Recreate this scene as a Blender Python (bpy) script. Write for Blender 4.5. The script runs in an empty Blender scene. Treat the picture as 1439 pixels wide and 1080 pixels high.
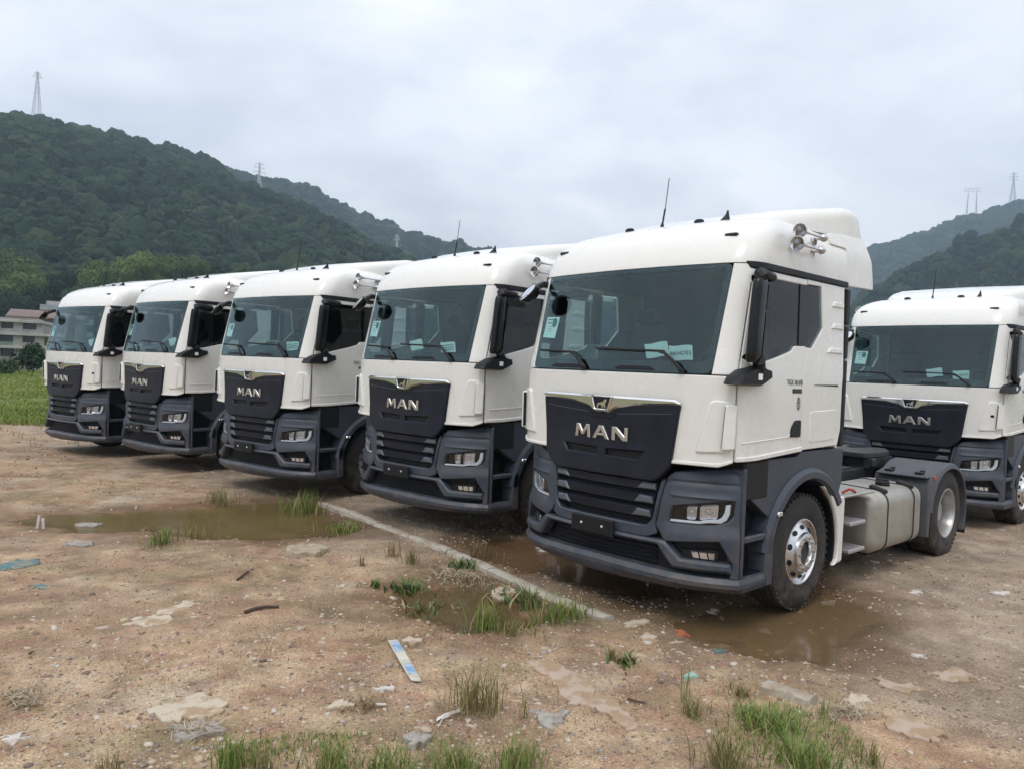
import bpy, math, random
import numpy as np
from mathutils import Vector, Matrix, noise as mnoise
from mathutils.geometry import delaunay_2d_cdt

random.seed(7)
RNG = np.random.default_rng(7)
C = bpy.context.scene.collection
SC = bpy.context.scene

# ------------------------------------------------------------------ camera
FPX, CAM_H, PITCH, ROLL = 1080.0, 2.051, -0.021, 0.040
IW, IH = 1439.0, 1080.0
cam_data = bpy.data.cameras.new('camera')
cam_data.sensor_width = 36.0
cam_data.lens = 36.0 * FPX / IW
cam_data.clip_end = 12000.0
cam_data.clip_start = 0.05
cam = bpy.data.objects.new('camera', cam_data)
C.objects.link(cam)
_F = Vector((0, math.cos(PITCH), math.sin(PITCH)))
_R0 = Vector((1, 0, 0))
_U0 = Vector((0, -math.sin(PITCH), math.cos(PITCH)))
_R = _R0 * math.cos(ROLL) + _U0 * math.sin(ROLL)
_U = _U0 * math.cos(ROLL) - _R0 * math.sin(ROLL)
cam.matrix_world = Matrix(((_R.x, _U.x, -_F.x, 0), (_R.y, _U.y, -_F.y, 0), (_R.z, _U.z, -_F.z, CAM_H), (0, 0, 0, 1)))
SC.camera = cam

# ------------------------------------------------------------------ overcast sky, soft sun, exposure
SUN_EL, SUN_AZ = math.radians(52), math.radians(205)      # azimuth clockwise from +Y: behind the camera, to its left
world = bpy.data.worlds.new('World')
SC.world = world
world.use_nodes = True
_n, _l = world.node_tree.nodes, world.node_tree.links
for x in list(_n): _n.remove(x)
_out = _n.new('ShaderNodeOutputWorld'); _bg = _n.new('ShaderNodeBackground')
_bg.inputs['Strength'].default_value = 0.1
_sky = _n.new('ShaderNodeTexSky'); _sky.sky_type = 'NISHITA'; _sky.sun_disc = False
_sky.sun_elevation = SUN_EL; _sky.sun_rotation = SUN_AZ
_sky.air_density = 1.0; _sky.dust_density = 2.0
_tc = _n.new('ShaderNodeTexCoord')
_sep = _n.new('ShaderNodeSeparateXYZ'); _l.new(_tc.outputs['Generated'], _sep.inputs[0])
# cloud deck: project the view direction on a flat layer so that clouds flatten towards the horizon
_den = _n.new('ShaderNodeMath'); _den.operation = 'MAXIMUM'; _den.inputs[1].default_value = 0.0
_l.new(_sep.outputs['Z'], _den.inputs[0])
_den2 = _n.new('ShaderNodeMath'); _den2.operation = 'ADD'; _den2.inputs[1].default_value = 0.22
_l.new(_den.outputs[0], _den2.inputs[0])
_vd = _n.new('ShaderNodeVectorMath'); _vd.operation = 'DIVIDE'
_cmb = _n.new('ShaderNodeCombineXYZ')
for k in range(3): _l.new(_den2.outputs[0], _cmb.inputs[k])
_l.new(_tc.outputs['Generated'], _vd.inputs[0]); _l.new(_cmb.outputs[0], _vd.inputs[1])
def _wnoise(scale, detail, rough, off):
    mp = _n.new('ShaderNodeMapping'); mp.inputs['Location'].default_value = off
    mp.inputs['Scale'].default_value = (scale, scale, scale * 0.4)
    _l.new(_vd.outputs[0], mp.inputs[0])
    t = _n.new('ShaderNodeTexNoise'); t.inputs['Scale'].default_value = 1.0
    t.inputs['Detail'].default_value = detail; t.inputs['Roughness'].default_value = rough
    t.inputs['Distortion'].default_value = 0.35
    _l.new(mp.outputs[0], t.inputs['Vector'])
    return t
_n1 = _wnoise(1.0, 6, 0.52, (3.1, 7.7, 0.4)); _n2 = _wnoise(2.6, 7, 0.55, (11.3, 2.2, 5.0))
_mixn = _n.new('ShaderNodeMath'); _mixn.operation = 'MULTIPLY_ADD'; _mixn.inputs[1].default_value = 0.3
_l.new(_n2.outputs['Fac'], _mixn.inputs[0]); _l.new(_n1.outputs['Fac'], _mixn.inputs[2])
_ramp = _n.new('ShaderNodeValToRGB')
_cr = _ramp.color_ramp
_cr.elements[0].position = 0.53; _cr.elements[0].color = (0.615, 0.61, 0.65, 1)
_cr.elements[1].position = 0.78; _cr.elements[1].color = (0.95, 0.93, 0.94, 1)
_e = _cr.elements.new(0.66); _e.color = (0.785, 0.775, 0.81, 1)
_l.new(_mixn.outputs[0], _ramp.inputs['Fac'])
# overcast luminance rises towards the zenith
_lum = _n.new('ShaderNodeMath'); _lum.operation = 'MULTIPLY_ADD'
_lum.inputs[1].default_value = 5.0; _lum.inputs[2].default_value = 16.4
_l.new(_den.outputs[0], _lum.inputs[0])
_cl = _n.new('ShaderNodeMix'); _cl.data_type = 'RGBA'; _cl.blend_type = 'MULTIPLY'; _cl.inputs[0].default_value = 1.0
_lumc = _n.new('ShaderNodeCombineColor')
for k in range(3): _l.new(_lum.outputs[0], _lumc.inputs[k])
_l.new(_ramp.outputs['Color'], _cl.inputs[6]); _l.new(_lumc.outputs[0], _cl.inputs[7])
_mx = _n.new('ShaderNodeMix'); _mx.data_type = 'RGBA'; _mx.inputs[0].default_value = 0.95
_l.new(_sky.outputs[0], _mx.inputs[6]); _l.new(_cl.outputs[2], _mx.inputs[7])
_l.new(_mx.outputs[2], _bg.inputs['Color']); _l.new(_bg.outputs[0], _out.inputs['Surface'])

sun_d = bpy.data.lights.new('sun', 'SUN'); sun_d.energy = 1.2; sun_d.angle = math.radians(14); sun_d.color = (1.0, 0.95, 0.88)
sun = bpy.data.objects.new('sun', sun_d); C.objects.link(sun)
_sd = Vector((math.sin(SUN_AZ) * math.cos(SUN_EL), math.cos(SUN_AZ) * math.cos(SUN_EL), math.sin(SUN_EL)))
sun.rotation_euler = _sd.to_track_quat('Z', 'Y').to_euler(); sun.location = (0, 0, 60)

SC.view_settings.view_transform = 'Standard'
SC.view_settings.look = 'None'
SC.view_settings.gamma = 1.0
SC.view_settings.use_curve_mapping = False
SC.view_settings.exposure = 0.15
SC.cycles.use_denoising = True
SC.cycles.max_bounces = 8
SC.cycles.diffuse_bounces = 3
SC.cycles.glossy_bounces = 4
SC.cycles.transmission_bounces = 4
SC.cycles.transparent_max_bounces = 12
SC.cycles.volume_bounces = 0
SC.cycles.caustics_reflective = False
SC.cycles.caustics_refractive = False

# ------------------------------------------------------------------ helpers
def ray(u, v):
    u -= IW / 2; v -= IH / 2
    cr, sr = math.cos(ROLL), math.sin(ROLL)
    a = u * cr + v * sr; b = -u * sr + v * cr
    xc, zc = a / FPX, -b / FPX
    cp, sp = math.cos(PITCH), math.sin(PITCH)
    return xc, cp - zc * sp, sp + zc * cp
def G(u, v, z=0.0):
    r = ray(u, v); t = (z - CAM_H) / r[2]
    return r[0] * t, r[1] * t
def AT(u, v, D):
    """world point at horizontal distance D along the direction (u, v)"""
    r = ray(u, v); t = D / math.hypot(r[0], r[1])
    return r[0] * t, r[1] * t, CAM_H + r[2] * t

def tag(o, label=None, cat=None, group=None, kind=None):
    if label: o['label'] = label
    if cat: o['category'] = cat
    if group: o['group'] = group
    if kind: o['kind'] = kind
    return o
def empty(name, loc=(0, 0, 0), rz=0.0):
    o = bpy.data.objects.new(name, None); o.empty_display_size = 0.2
    o.location = loc; o.rotation_euler = (0, 0, rz); C.objects.link(o)
    return o

class MB:
    def __init__(s): s.v = []; s.f = []; s.m = []; s.cur = 0
    def add(s, vs, fs, m=None):
        b = len(s.v); s.v.extend([tuple(p) for p in vs]); s.f.extend([tuple(b + i for i in f) for f in fs])
        s.m.extend([s.cur if m is None else m] * len(fs)); return s
    def box(s, x0, x1, y0, y1, z0, z1, bv=0.0, M=None):
        c = Vector(((x0 + x1) / 2, (y0 + y1) / 2, (z0 + z1) / 2)); h = (abs(x1 - x0) / 2, abs(y1 - y0) / 2, abs(z1 - z0) / 2)
        bv = min(bv, min(h) * 0.95)
        if bv <= 0:
            vs = [Vector((sx * h[0], sy * h[1], sz * h[2])) for sx in (-1, 1) for sy in (-1, 1) for sz in (-1, 1)]
            fs = [(0, 1, 3, 2), (4, 6, 7, 5), (0, 4, 5, 1), (2, 3, 7, 6), (0, 2, 6, 4), (1, 5, 7, 3)]
        else:
            vs = []; ix = {}
            for sx in (-1, 1):
                for sy in (-1, 1):
                    for sz in (-1, 1):
                        for a in range(3):
                            p = [sx * h[0], sy * h[1], sz * h[2]]
                            for k in range(3):
                                if k != a: p[k] -= (sx, sy, sz)[k] * bv
                            ix[(sx, sy, sz, a)] = len(vs); vs.append(Vector(p))
            fs = []
            S = (-1, 1)
            for a in range(3):
                b, d = (a + 1) % 3, (a + 2) % 3
                for sa in S:
                    q = []
                    for sb, sd in ((-1, -1), (1, -1), (1, 1), (-1, 1)):
                        k = [0, 0, 0]; k[a] = sa; k[b] = sb; k[d] = sd
                        q.append(ix[(k[0], k[1], k[2], a)])
                    fs.append(tuple(q if sa > 0 else q[::-1]))
                for sb in S:
                    for sd in S:
                        def g(sa, ax):
                            k = [0, 0, 0]; k[a] = sa; k[b] = sb; k[d] = sd; return ix[(k[0], k[1], k[2], ax)]
                        q = [g(-1, b), g(1, b), g(1, d), g(-1, d)]
                        fs.append(tuple(q if sb * sd < 0 else q[::-1]))
            for sx in S:
                for sy in S:
                    for sz in S:
                        q = [ix[(sx, sy, sz, k)] for k in range(3)]
                        fs.append(tuple(q if sx * sy * sz > 0 else q[::-1]))
        if M is None: vs = [v + c for v in vs]
        else: vs = [M @ v + c for v in vs]
        return s.add(vs, fs)
    def ring(s, rings, closed=True, caps=True):
        n = len(rings[0]); vs = [p for r in rings for p in r]; fs = []
        for i in range(len(rings) - 1):
            for j in range(n if closed else n - 1):
                k = (j + 1) % n
                fs.append((i * n + j, i * n + k, (i + 1) * n + k, (i + 1) * n + j))
        if caps and closed:
            fs.append(tuple(range(n))[::-1]); fs.append(tuple((len(rings) - 1) * n + j for j in range(n)))
        return s.add(vs, fs)
    def tube(s, pts, r, n=8, caps=True):
        pts = [Vector(p) for p in pts]; rs = r if isinstance(r, (list, tuple)) else [r] * len(pts)
        rings = []; up = None
        for i, p in enumerate(pts):
            t = (pts[min(i + 1, len(pts) - 1)] - pts[max(i - 1, 0)]).normalized()
            if up is None: up = t.orthogonal().normalized()
            a = (up - t * up.dot(t)); a = a.normalized() if a.length > 1e-6 else t.orthogonal().normalized()
            b = t.cross(a); up = a
            rings.append([p + (a * math.cos(2 * math.pi * k / n) + b * math.sin(2 * math.pi * k / n)) * rs[i] for k in range(n)])
        return s.ring(rings, True, caps)
    def lathe(s, prof, c, axis='x', n=40, sgn=1, caps=False):
        """prof: (axial, radius) from c along axis"""
        rings = []
        for a, r in prof:
            ring = []
            for k in range(n):
                t = 2 * math.pi * k / n; u, w = r * math.cos(t), r * math.sin(t)
                if axis == 'x': ring.append((c[0] + a * sgn, c[1] + u, c[2] + w))
                elif axis == 'y': ring.append((c[0] + w, c[1] + a * sgn, c[2] + u))
                else: ring.append((c[0] + u, c[1] + w, c[2] + a * sgn))
            rings.append(ring)
        return s.ring(rings, True, caps)
    def prism(s, poly, axis, a0, a1, bv=0.0):
        """poly 2D extruded along axis; axis x: (y,z), y: (x,z), z: (x,y)"""
        def P(p, a): return (a, p[0], p[1]) if axis == 'x' else (p[0], a, p[1]) if axis == 'y' else (p[0], p[1], a)
        if bv > 0:
            ins = inset(poly, bv); sg = 1 if a1 > a0 else -1
            rings = [[P(p, a0) for p in ins], [P(p, a0 + sg * bv) for p in poly], [P(p, a1 - sg * bv) for p in poly], [P(p, a1) for p in ins]]
        else: rings = [[P(p, a0) for p in poly], [P(p, a1) for p in poly]]
        return s.ring(rings)
    def blob(s, c, r, sub=2, amp=0.15, fr=2.0, seed=0.0):
        vs, fs = ICO[sub]
        out = []
        for v in vs:
            d = 1 + amp * mnoise.noise(Vector(v) * fr + Vector((seed, seed * 1.7, -seed)))
            out.append((c[0] + v[0] * r[0] * d, c[1] + v[1] * r[1] * d, c[2] + v[2] * r[2] * d))
        return s.add(out, fs)
    def mirror(s):
        s.v = [(-x, y, z) for x, y, z in s.v]; s.f = [f[::-1] for f in s.f]; return s
    def build(s, name, mats, parent=None, angle=35, smooth=True):
        me = bpy.data.meshes.new(name)
        me.from_pydata(s.v, [], s.f)
        if not isinstance(mats, (list, tuple)): mats = [mats]
        for m in mats: me.materials.append(m)
        if len(mats) > 1: me.polygons.foreach_set('material_index', s.m)
        me.update()
        fix_normals(me)
        if smooth:
            me.polygons.foreach_set('use_smooth', [True] * len(me.polygons))
            me.set_sharp_from_angle(angle=math.radians(angle))
        o = bpy.data.objects.new(name, me); C.objects.link(o)
        if parent is not None: o.parent = parent
        return o
def fix_normals(me):
    import bmesh
    bm = bmesh.new(); bm.from_mesh(me)
    bmesh.ops.recalc_face_normals(bm, faces=bm.faces)
    bm.to_mesh(me); bm.free()

def _ico(sub):
    import bmesh
    bm = bmesh.new(); bmesh.ops.create_icosphere(bm, subdivisions=sub, radius=1.0)
    vs = [tuple(v.co) for v in bm.verts]; fs = [tuple(v.index for v in f.verts) for f in bm.faces]; bm.free()
    return vs, fs
ICO = {k: _ico(k) for k in (1, 2, 3, 4)}

def area2(poly): return sum(a[0] * b[1] - b[0] * a[1] for a, b in zip(poly, poly[1:] + poly[:1])) / 2
def inset(poly, e):
    n = len(poly); sg = 1 if area2(poly) > 0 else -1; out = []
    for i in range(n):
        p, a, b = poly[i], poly[i - 1], poly[(i + 1) % n]
        d1 = (p[0] - a[0], p[1] - a[1]); d2 = (b[0] - p[0], b[1] - p[1])
        l1 = math.hypot(*d1) or 1; l2 = math.hypot(*d2) or 1
        n1 = (-d1[1] / l1 * sg, d1[0] / l1 * sg); n2 = (-d2[1] / l2 * sg, d2[0] / l2 * sg)
        m = (n1[0] + n2[0], n1[1] + n2[1]); q = max(0.35, (m[0] * m[0] + m[1] * m[1]) / 2)
        out.append((p[0] + m[0] / q * e, p[1] + m[1] / q * e))
    return out
def dens(poly, g):
    out = []
    for a, b in zip(poly, poly[1:] + poly[:1]):
        k = max(1, int(math.ceil(math.hypot(b[0] - a[0], b[1] - a[1]) / g)))
        for i in range(k): out.append((a[0] + (b[0] - a[0]) * i / k, a[1] + (b[1] - a[1]) * i / k))
    return out
def rnd(poly, r, k=4):
    """round the corners of a polygon; r a number or one per corner"""
    n = len(poly); out = []
    for i in range(n):
        p, a, b = poly[i], poly[i - 1], poly[(i + 1) % n]
        rr = r[i] if isinstance(r, (list, tuple)) else r
        la = math.hypot(a[0] - p[0], a[1] - p[1]); lb = math.hypot(b[0] - p[0], b[1] - p[1])
        q = min(rr, la * 0.45, lb * 0.45)
        if q < 1e-4: out.append(p); continue
        A = (p[0] + (a[0] - p[0]) / la * q, p[1] + (a[1] - p[1]) / la * q)
        B = (p[0] + (b[0] - p[0]) / lb * q, p[1] + (b[1] - p[1]) / lb * q)
        for j in range(k + 1):
            t = j / k
            out.append(((1 - t) ** 2 * A[0] + 2 * t * (1 - t) * p[0] + t * t * B[0], (1 - t) ** 2 * A[1] + 2 * t * (1 - t) * p[1] + t * t * B[1]))
    return out
def pip(px, py, poly):
    px = np.asarray(px); py = np.asarray(py); ins = np.zeros(px.shape, bool)
    n = len(poly)
    for i in range(n):
        x1, y1 = poly[i - 1]; x2, y2 = poly[i]
        if y1 == y2: continue
        c = ((y1 > py) != (y2 > py)) & (px < (x2 - x1) * (py - y1) / (y2 - y1) + x1)
        ins ^= c
    return ins
def panel(mb, surf, outer, holes=(), off=0.0, th=0.02, g=0.07, e=0.005, offf=None):
    """a sheet with real edges lying on a curved surface surf(s, z, offset); outer and holes are polygons in (s, z)"""
    of = offf or (lambda s, z: 0.0)
    loops = [(dens(outer, g), True)] + [(dens(h, g), False) for h in holes]
    ins = [inset(l, e if o else -e) for l, o in loops]
    cv = []; ce = []
    for l in ins:
        b = len(cv); cv += [Vector(p) for p in l]; ce += [(b + i, b + (i + 1) % len(l)) for i in range(len(l))]
    xs = [p[0] for p in ins[0]]; zs = [p[1] for p in ins[0]]
    gx, gz = np.meshgrid(np.arange(min(xs) + g / 2, max(xs), g), np.arange(min(zs) + g / 2, max(zs), g))
    gx, gz = gx.ravel(), gz.ravel()
    if len(gx):
        k = pip(gx, gz, ins[0])
        for h in ins[1:]: k &= ~pip(gx, gz, h)
        gx, gz = gx[k], gz[k]
        if len(gx):
            bx = np.array([p[0] for p in cv]); bz = np.array([p[1] for p in cv])
            dmin = np.min((gx[:, None] - bx) ** 2 + (gz[:, None] - bz) ** 2, axis=1)
            for x, z in zip(gx[dmin > (0.45 * g) ** 2], gz[dmin > (0.45 * g) ** 2]): cv.append(Vector((float(x), float(z))))
    ov, oe, of_, *_ = delaunay_2d_cdt(cv, ce, [], 0, 1e-6)
    cx = np.array([sum(ov[i].x for i in f) / len(f) for f in of_]); cz = np.array([sum(ov[i].y for i in f) / len(f) for f in of_])
    k = pip(cx, cz, ins[0])
    for h in ins[1:]: k &= ~pip(cx, cz, h)
    mb.add([surf(p.x, p.y, off + of(p.x, p.y)) for p in ov], [tuple(f) for f, q in zip(of_, k) if q])
    for (l, o), i in zip(loops, ins):
        r = [[surf(p[0], p[1], off + of(*p)) for p in i], [surf(p[0], p[1], off - e + of(*p)) for p in l], [surf(p[0], p[1], off - th + of(*p)) for p in l]]
        mb.ring(r, True, False)
    return mb

def text_mb(txt, size, depth, place):
    """flat lettering; place(x, y, z) -> point"""
    cu = bpy.data.curves.new('lettering', 'FONT'); cu.body = txt; cu.size = size; cu.extrude = depth; cu.resolution_u = 2
    ob = bpy.data.objects.new('lettering', cu); C.objects.link(ob)
    me = bpy.data.meshes.new_from_object(ob)
    mb = MB(); mb.add([place(*v.co) for v in me.vertices], [tuple(p.vertices) for p in me.polygons])
    bpy.data.objects.remove(ob); bpy.data.meshes.remove(me); bpy.data.curves.remove(cu)
    return mb

# ------------------------------------------------------------------ materials
def mat(name, col, rough=0.5, metal=0.0, col2=None, nscale=4.0, nlo=0.4, nhi=0.65, bump=0.0, bscale=40.0, coat=0.0, spec=0.5, rough2=None, dust=None):
    m = bpy.data.materials.new(name); m.use_nodes = True
    n, l = m.node_tree.nodes, m.node_tree.links
    b = n['Principled BSDF']
    b.inputs['Base Color'].default_value = (*col, 1); b.inputs['Roughness'].default_value = rough; b.inputs['Metallic'].default_value = metal
    b.inputs['Coat Weight'].default_value = coat; b.inputs['Coat Roughness'].default_value = 0.08
    b.inputs['Specular IOR Level'].default_value = spec
    tc = n.new('ShaderNodeTexCoord')
    if col2 is not None or rough2 is not None:
        t = n.new('ShaderNodeTexNoise'); t.inputs['Scale'].default_value = nscale; t.inputs['Detail'].default_value = 6; t.inputs['Roughness'].default_value = 0.6
        l.new(tc.outputs['Object'], t.inputs['Vector'])
        r = n.new('ShaderNodeMapRange'); r.inputs[1].default_value = nlo; r.inputs[2].default_value = nhi
        l.new(t.outputs['Fac'], r.inputs[0])
        if col2 is not None:
            x = n.new('ShaderNodeMix'); x.data_type = 'RGBA'; x.inputs[6].default_value = (*col, 1); x.inputs[7].default_value = (*col2, 1)
            l.new(r.outputs[0], x.inputs[0]); l.new(x.outputs[2], b.inputs['Base Color'])
        if rough2 is not None:
            y = n.new('ShaderNodeMapRange'); y.inputs[3].default_value = rough; y.inputs[4].default_value = rough2
            l.new(r.outputs[0], y.inputs[0]); l.new(y.outputs[0], b.inputs['Roughness'])
    if dust:   # splashed mud, thickest low down on the vehicle
        src = b.inputs['Base Color'].links[0].from_socket if b.inputs['Base Color'].links else None
        sx = n.new('ShaderNodeSeparateXYZ'); l.new(tc.outputs['Object'], sx.inputs[0])
        zr = n.new('ShaderNodeMapRange'); zr.inputs[1].default_value = dust[0]; zr.inputs[2].default_value = dust[1]; zr.inputs[3].default_value = dust[2]; zr.inputs[4].default_value = 0.03; l.new(sx.outputs[2], zr.inputs[0])
        oi = n.new('ShaderNodeObjectInfo'); ad = n.new('ShaderNodeVectorMath'); ad.operation = 'ADD'; l.new(tc.outputs['Object'], ad.inputs[0]); l.new(oi.outputs['Location'], ad.inputs[1])
        t = n.new('ShaderNodeTexNoise'); t.inputs['Scale'].default_value = 7; t.inputs['Detail'].default_value = 8; t.inputs['Roughness'].default_value = .7; l.new(ad.outputs[0], t.inputs['Vector'])
        tr = n.new('ShaderNodeMapRange'); tr.inputs[1].default_value = .42; tr.inputs[2].default_value = .66; l.new(t.outputs['Fac'], tr.inputs[0])
        mu = n.new('ShaderNodeMath'); mu.operation = 'MULTIPLY'; l.new(zr.outputs[0], mu.inputs[0]); l.new(tr.outputs[0], mu.inputs[1])
        x = n.new('ShaderNodeMix'); x.data_type = 'RGBA'; x.inputs[6].default_value = (*col, 1); x.inputs[7].default_value = (.20, .145, .10, 1)
        if src: l.new(src, x.inputs[6])
        l.new(mu.outputs[0], x.inputs[0]); l.new(x.outputs[2], b.inputs['Base Color'])
    if bump:
        t = n.new('ShaderNodeTexNoise'); t.inputs['Scale'].default_value = bscale; t.inputs['Detail'].default_value = 5
        l.new(tc.outputs['Object'], t.inputs['Vector'])
        u = n.new('ShaderNodeBump'); u.inputs['Strength'].default_value = bump; u.inputs['Distance'].default_value = 0.01
        l.new(t.outputs['Fac'], u.inputs['Height']); l.new(u.outputs[0], b.inputs['Normal'])
    return m
def glass_mat(name, tint, ior=1.45, rough=0.0, refl=(1, 1, 1)):
    m = bpy.data.materials.new(name); m.use_nodes = True
    n, l = m.node_tree.nodes, m.node_tree.links
    n.remove(n['Principled BSDF']); o = n['Material Output']
    t = n.new('ShaderNodeBsdfTransparent'); t.inputs[0].default_value = (*tint, 1)
    g = n.new('ShaderNodeBsdfGlossy'); g.inputs['Roughness'].default_value = rough; g.inputs[0].default_value = (*refl, 1)
    f = n.new('ShaderNodeFresnel'); gm = n.new('ShaderNodeNewGeometry')   # same reflectance seen from either side of the sheet
    io = n.new('ShaderNodeMix'); io.inputs[2].default_value = ior; io.inputs[3].default_value = 1 / ior
    l.new(gm.outputs['Backfacing'], io.inputs[0]); l.new(io.outputs[0], f.inputs['IOR'])
    x = n.new('ShaderNodeMixShader'); l.new(f.outputs[0], x.inputs[0]); l.new(t.outputs[0], x.inputs[1]); l.new(g.outputs[0], x.inputs[2])
    l.new(x.outputs[0], o.inputs['Surface'])
    return m
M = {}
M['white'] = mat('white_cab_paint', (0.785, 0.778, 0.735), 0.26, col2=(0.74, 0.725, 0.67), nscale=2.0, nlo=0.48, nhi=0.85, coat=0.6, rough2=0.42, dust=(1.3, 2.0, .10))
M['plastic'] = mat('blue_grey_bumper_plastic', (0.036, 0.047, 0.067), 0.38, col2=(0.048, 0.060, 0.080), nscale=5, bump=0.06, bscale=900, rough2=0.55, dust=(.3, 1.1, .42))
M['plastic_light'] = mat('grey_slat_plastic', (0.085, 0.095, 0.112), 0.42)
M['grille'] = mat('dark_grille_plastic', (0.011, 0.013, 0.021), 0.45, col2=(0.019, 0.021, 0.030), nscale=3, spec=0.22)
M['black'] = mat('black_plastic', (0.009, 0.010, 0.012), 0.5, spec=0.3)
M['gloss_black'] = mat('gloss_black_plastic', (0.008, 0.009, 0.010), 0.2, spec=0.3)
M['rubber'] = mat('black_rubber', (0.013, 0.013, 0.014), 0.75)
M['tyre'] = mat('tyre_rubber', (0.020, 0.020, 0.021), 0.82, col2=(0.045, 0.038, 0.030), nscale=6, nlo=0.5, nhi=0.85, bump=0.2, bscale=120, dust=(0.0, .9, .55))
M['chrome'] = mat('chrome', (0.74, 0.74, 0.75), 0.10, 1.0)
M['letter'] = mat('brushed_chrome_letters', (0.58, 0.57, 0.53), 0.28, 1.0)
M['horn'] = mat('horn_chrome', (0.56, 0.56, 0.57), 0.10, 1.0)
M['alu'] = mat('polished_aluminium', (0.72, 0.72, 0.73), 0.24, 1.0, rough2=0.36, nscale=12)
M['steel'] = mat('silver_painted_steel', (0.47, 0.47, 0.46), 0.34, 0.6, col2=(0.37, 0.36, 0.34), nscale=9)
M['tank'] = mat('matt_aluminium_tank', (0.44, 0.425, 0.38), 0.42, 0.6, col2=(0.38, 0.36, 0.315), nscale=4, bump=0.03, bscale=60, dust=(.2, .9, .30))
M['chassis'] = mat('dark_chassis_paint', (0.022, 0.023, 0.026), 0.55, col2=(0.045, 0.040, 0.034), nscale=6, nlo=0.5, nhi=0.8)
M['grey_plastic'] = mat('grey_fender_plastic', (0.055, 0.062, 0.076), 0.55, col2=(0.070, 0.074, 0.084), nscale=5, dust=(.4, 1.3, .30))
M['step'] = mat('step_tread_aluminium', (0.42, 0.40, 0.40), 0.5, 0.5, bump=0.3, bscale=160)
M['interior'] = mat('grey_cab_interior', (0.040, 0.043, 0.047), 0.8)
M['headliner'] = mat('light_grey_headliner', (0.085, 0.09, 0.095), 0.9)
M['seat'] = mat('dark_seat_cloth', (0.020, 0.022, 0.026), 0.95, bump=0.1, bscale=300)
M['paper'] = mat('white_paper', (0.86, 0.87, 0.89), 0.7)
M['pink_print'] = mat('pink_print', (0.60, 0.30, 0.36), 0.7)
M['dark_print'] = mat('dark_print', (0.08, 0.08, 0.09), 0.7)
M['green_disc'] = mat('green_sticker_disc', (0.010, 0.16, 0.09), 0.5)
M['red_lens'] = mat('red_reflector', (0.42, 0.055, 0.035), 0.25)
M['red_cable'] = mat('red_cable', (0.40, 0.03, 0.02), 0.45)
M['windscreen'] = glass_mat('tinted_windscreen_glass', (0.60, 0.82, 0.80), 1.68, 0.0, (.74, .93, .97))
M['side_glass'] = glass_mat('dark_side_glass', (0.40, 0.45, 0.47), 1.45)
M['lens'] = glass_mat('clear_lamp_lens', (0.88, 0.90, 0.92), 1.45)
M['lamp_inner'] = mat('lamp_reflector', (0.75, 0.77, 0.80), 0.14, 0.9)
M['lamp_strip'] = mat('frosted_light_guide', (0.66, 0.69, 0.72), 0.3)
M['mirror'] = mat('mirror_glass', (0.75, 0.78, 0.80), 0.03, 1.0)
# ------------------------------------------------------------------ the truck (local: x = its left, y = backwards, z = up)
HW, XC, LC, CY = 1.2, 0.93, 0.36, 0.34
def lean(z): return 0.02 + (max(0.0, z - 2.06) * 0.22)
def cab_plan(s, w, y0):
    a = abs(s); sg = 1 if s >= 0 else -1; xc = XC + (w - HW)
    if a <= XC:
        k = xc / XC; x = a * k; y = 0.08 * a * a; n = (0.16 * a, -1.0)
    elif a <= XC + LC:
        t = (a - XC) / LC; yb = 0.08 * XC * XC
        P0, P1, P2 = (xc, yb), (w, yb + 0.149 * (w - xc)), (w, CY)
        x = (1 - t) ** 2 * P0[0] + 2 * t * (1 - t) * P1[0] + t * t * P2[0]; y = (1 - t) ** 2 * P0[1] + 2 * t * (1 - t) * P1[1] + t * t * P2[1]
        T = (2 * (1 - t) * (P1[0] - P0[0]) + 2 * t * (P2[0] - P1[0]), 2 * (1 - t) * (P1[1] - P0[1]) + 2 * t * (P2[1] - P1[1]))
        n = (T[1], -T[0])
    else: x = w; y = CY + a - XC - LC; n = (1.0, 0.0)
    q = math.hypot(*n)
    return sg * x, y + y0, sg * n[0] / q, n[1] / q
def cab(s, z, off=0.0):
    x, y, nx, ny = cab_plan(s, HW - max(0, z - 2.1) * 0.016, lean(z))
    return (x + nx * off, y + ny * off, z)
def sY(y, z): return XC + LC + (y - CY - lean(z))
def sX(x):
    """s of a front position x (corner included)"""
    if x <= XC: return x
    t = 1 - math.sqrt(max(0, 1 - (x - XC) / (HW - XC))); return XC + t * LC
GAP = XC + 0.66 * LC
def mir(poly): return [(-a, b) for a, b in poly][::-1]
def side_poly(l): return [(sY(y, z), z) for y, z in l]

def bump_y(x): return 0.14 * x * x + 0.55 * max(0.0, abs(x) - 0.68) ** 2
def bumper(s, z, off=0.0):
    sl = 0.28 * s + (1.1 * max(0, abs(s) - 0.68) * (1 if s > 0 else -1)); q = math.hypot(sl, 1)
    back = 0.05 * (max(0, z - 0.95) / 0.35) ** 2
    return (s + sl / q * off, bump_y(s) + back - off / q, z)

def sub(name, mb, m, par, **k): return mb.build(name, M[m] if isinstance(m, str) else m, par, **k)

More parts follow.
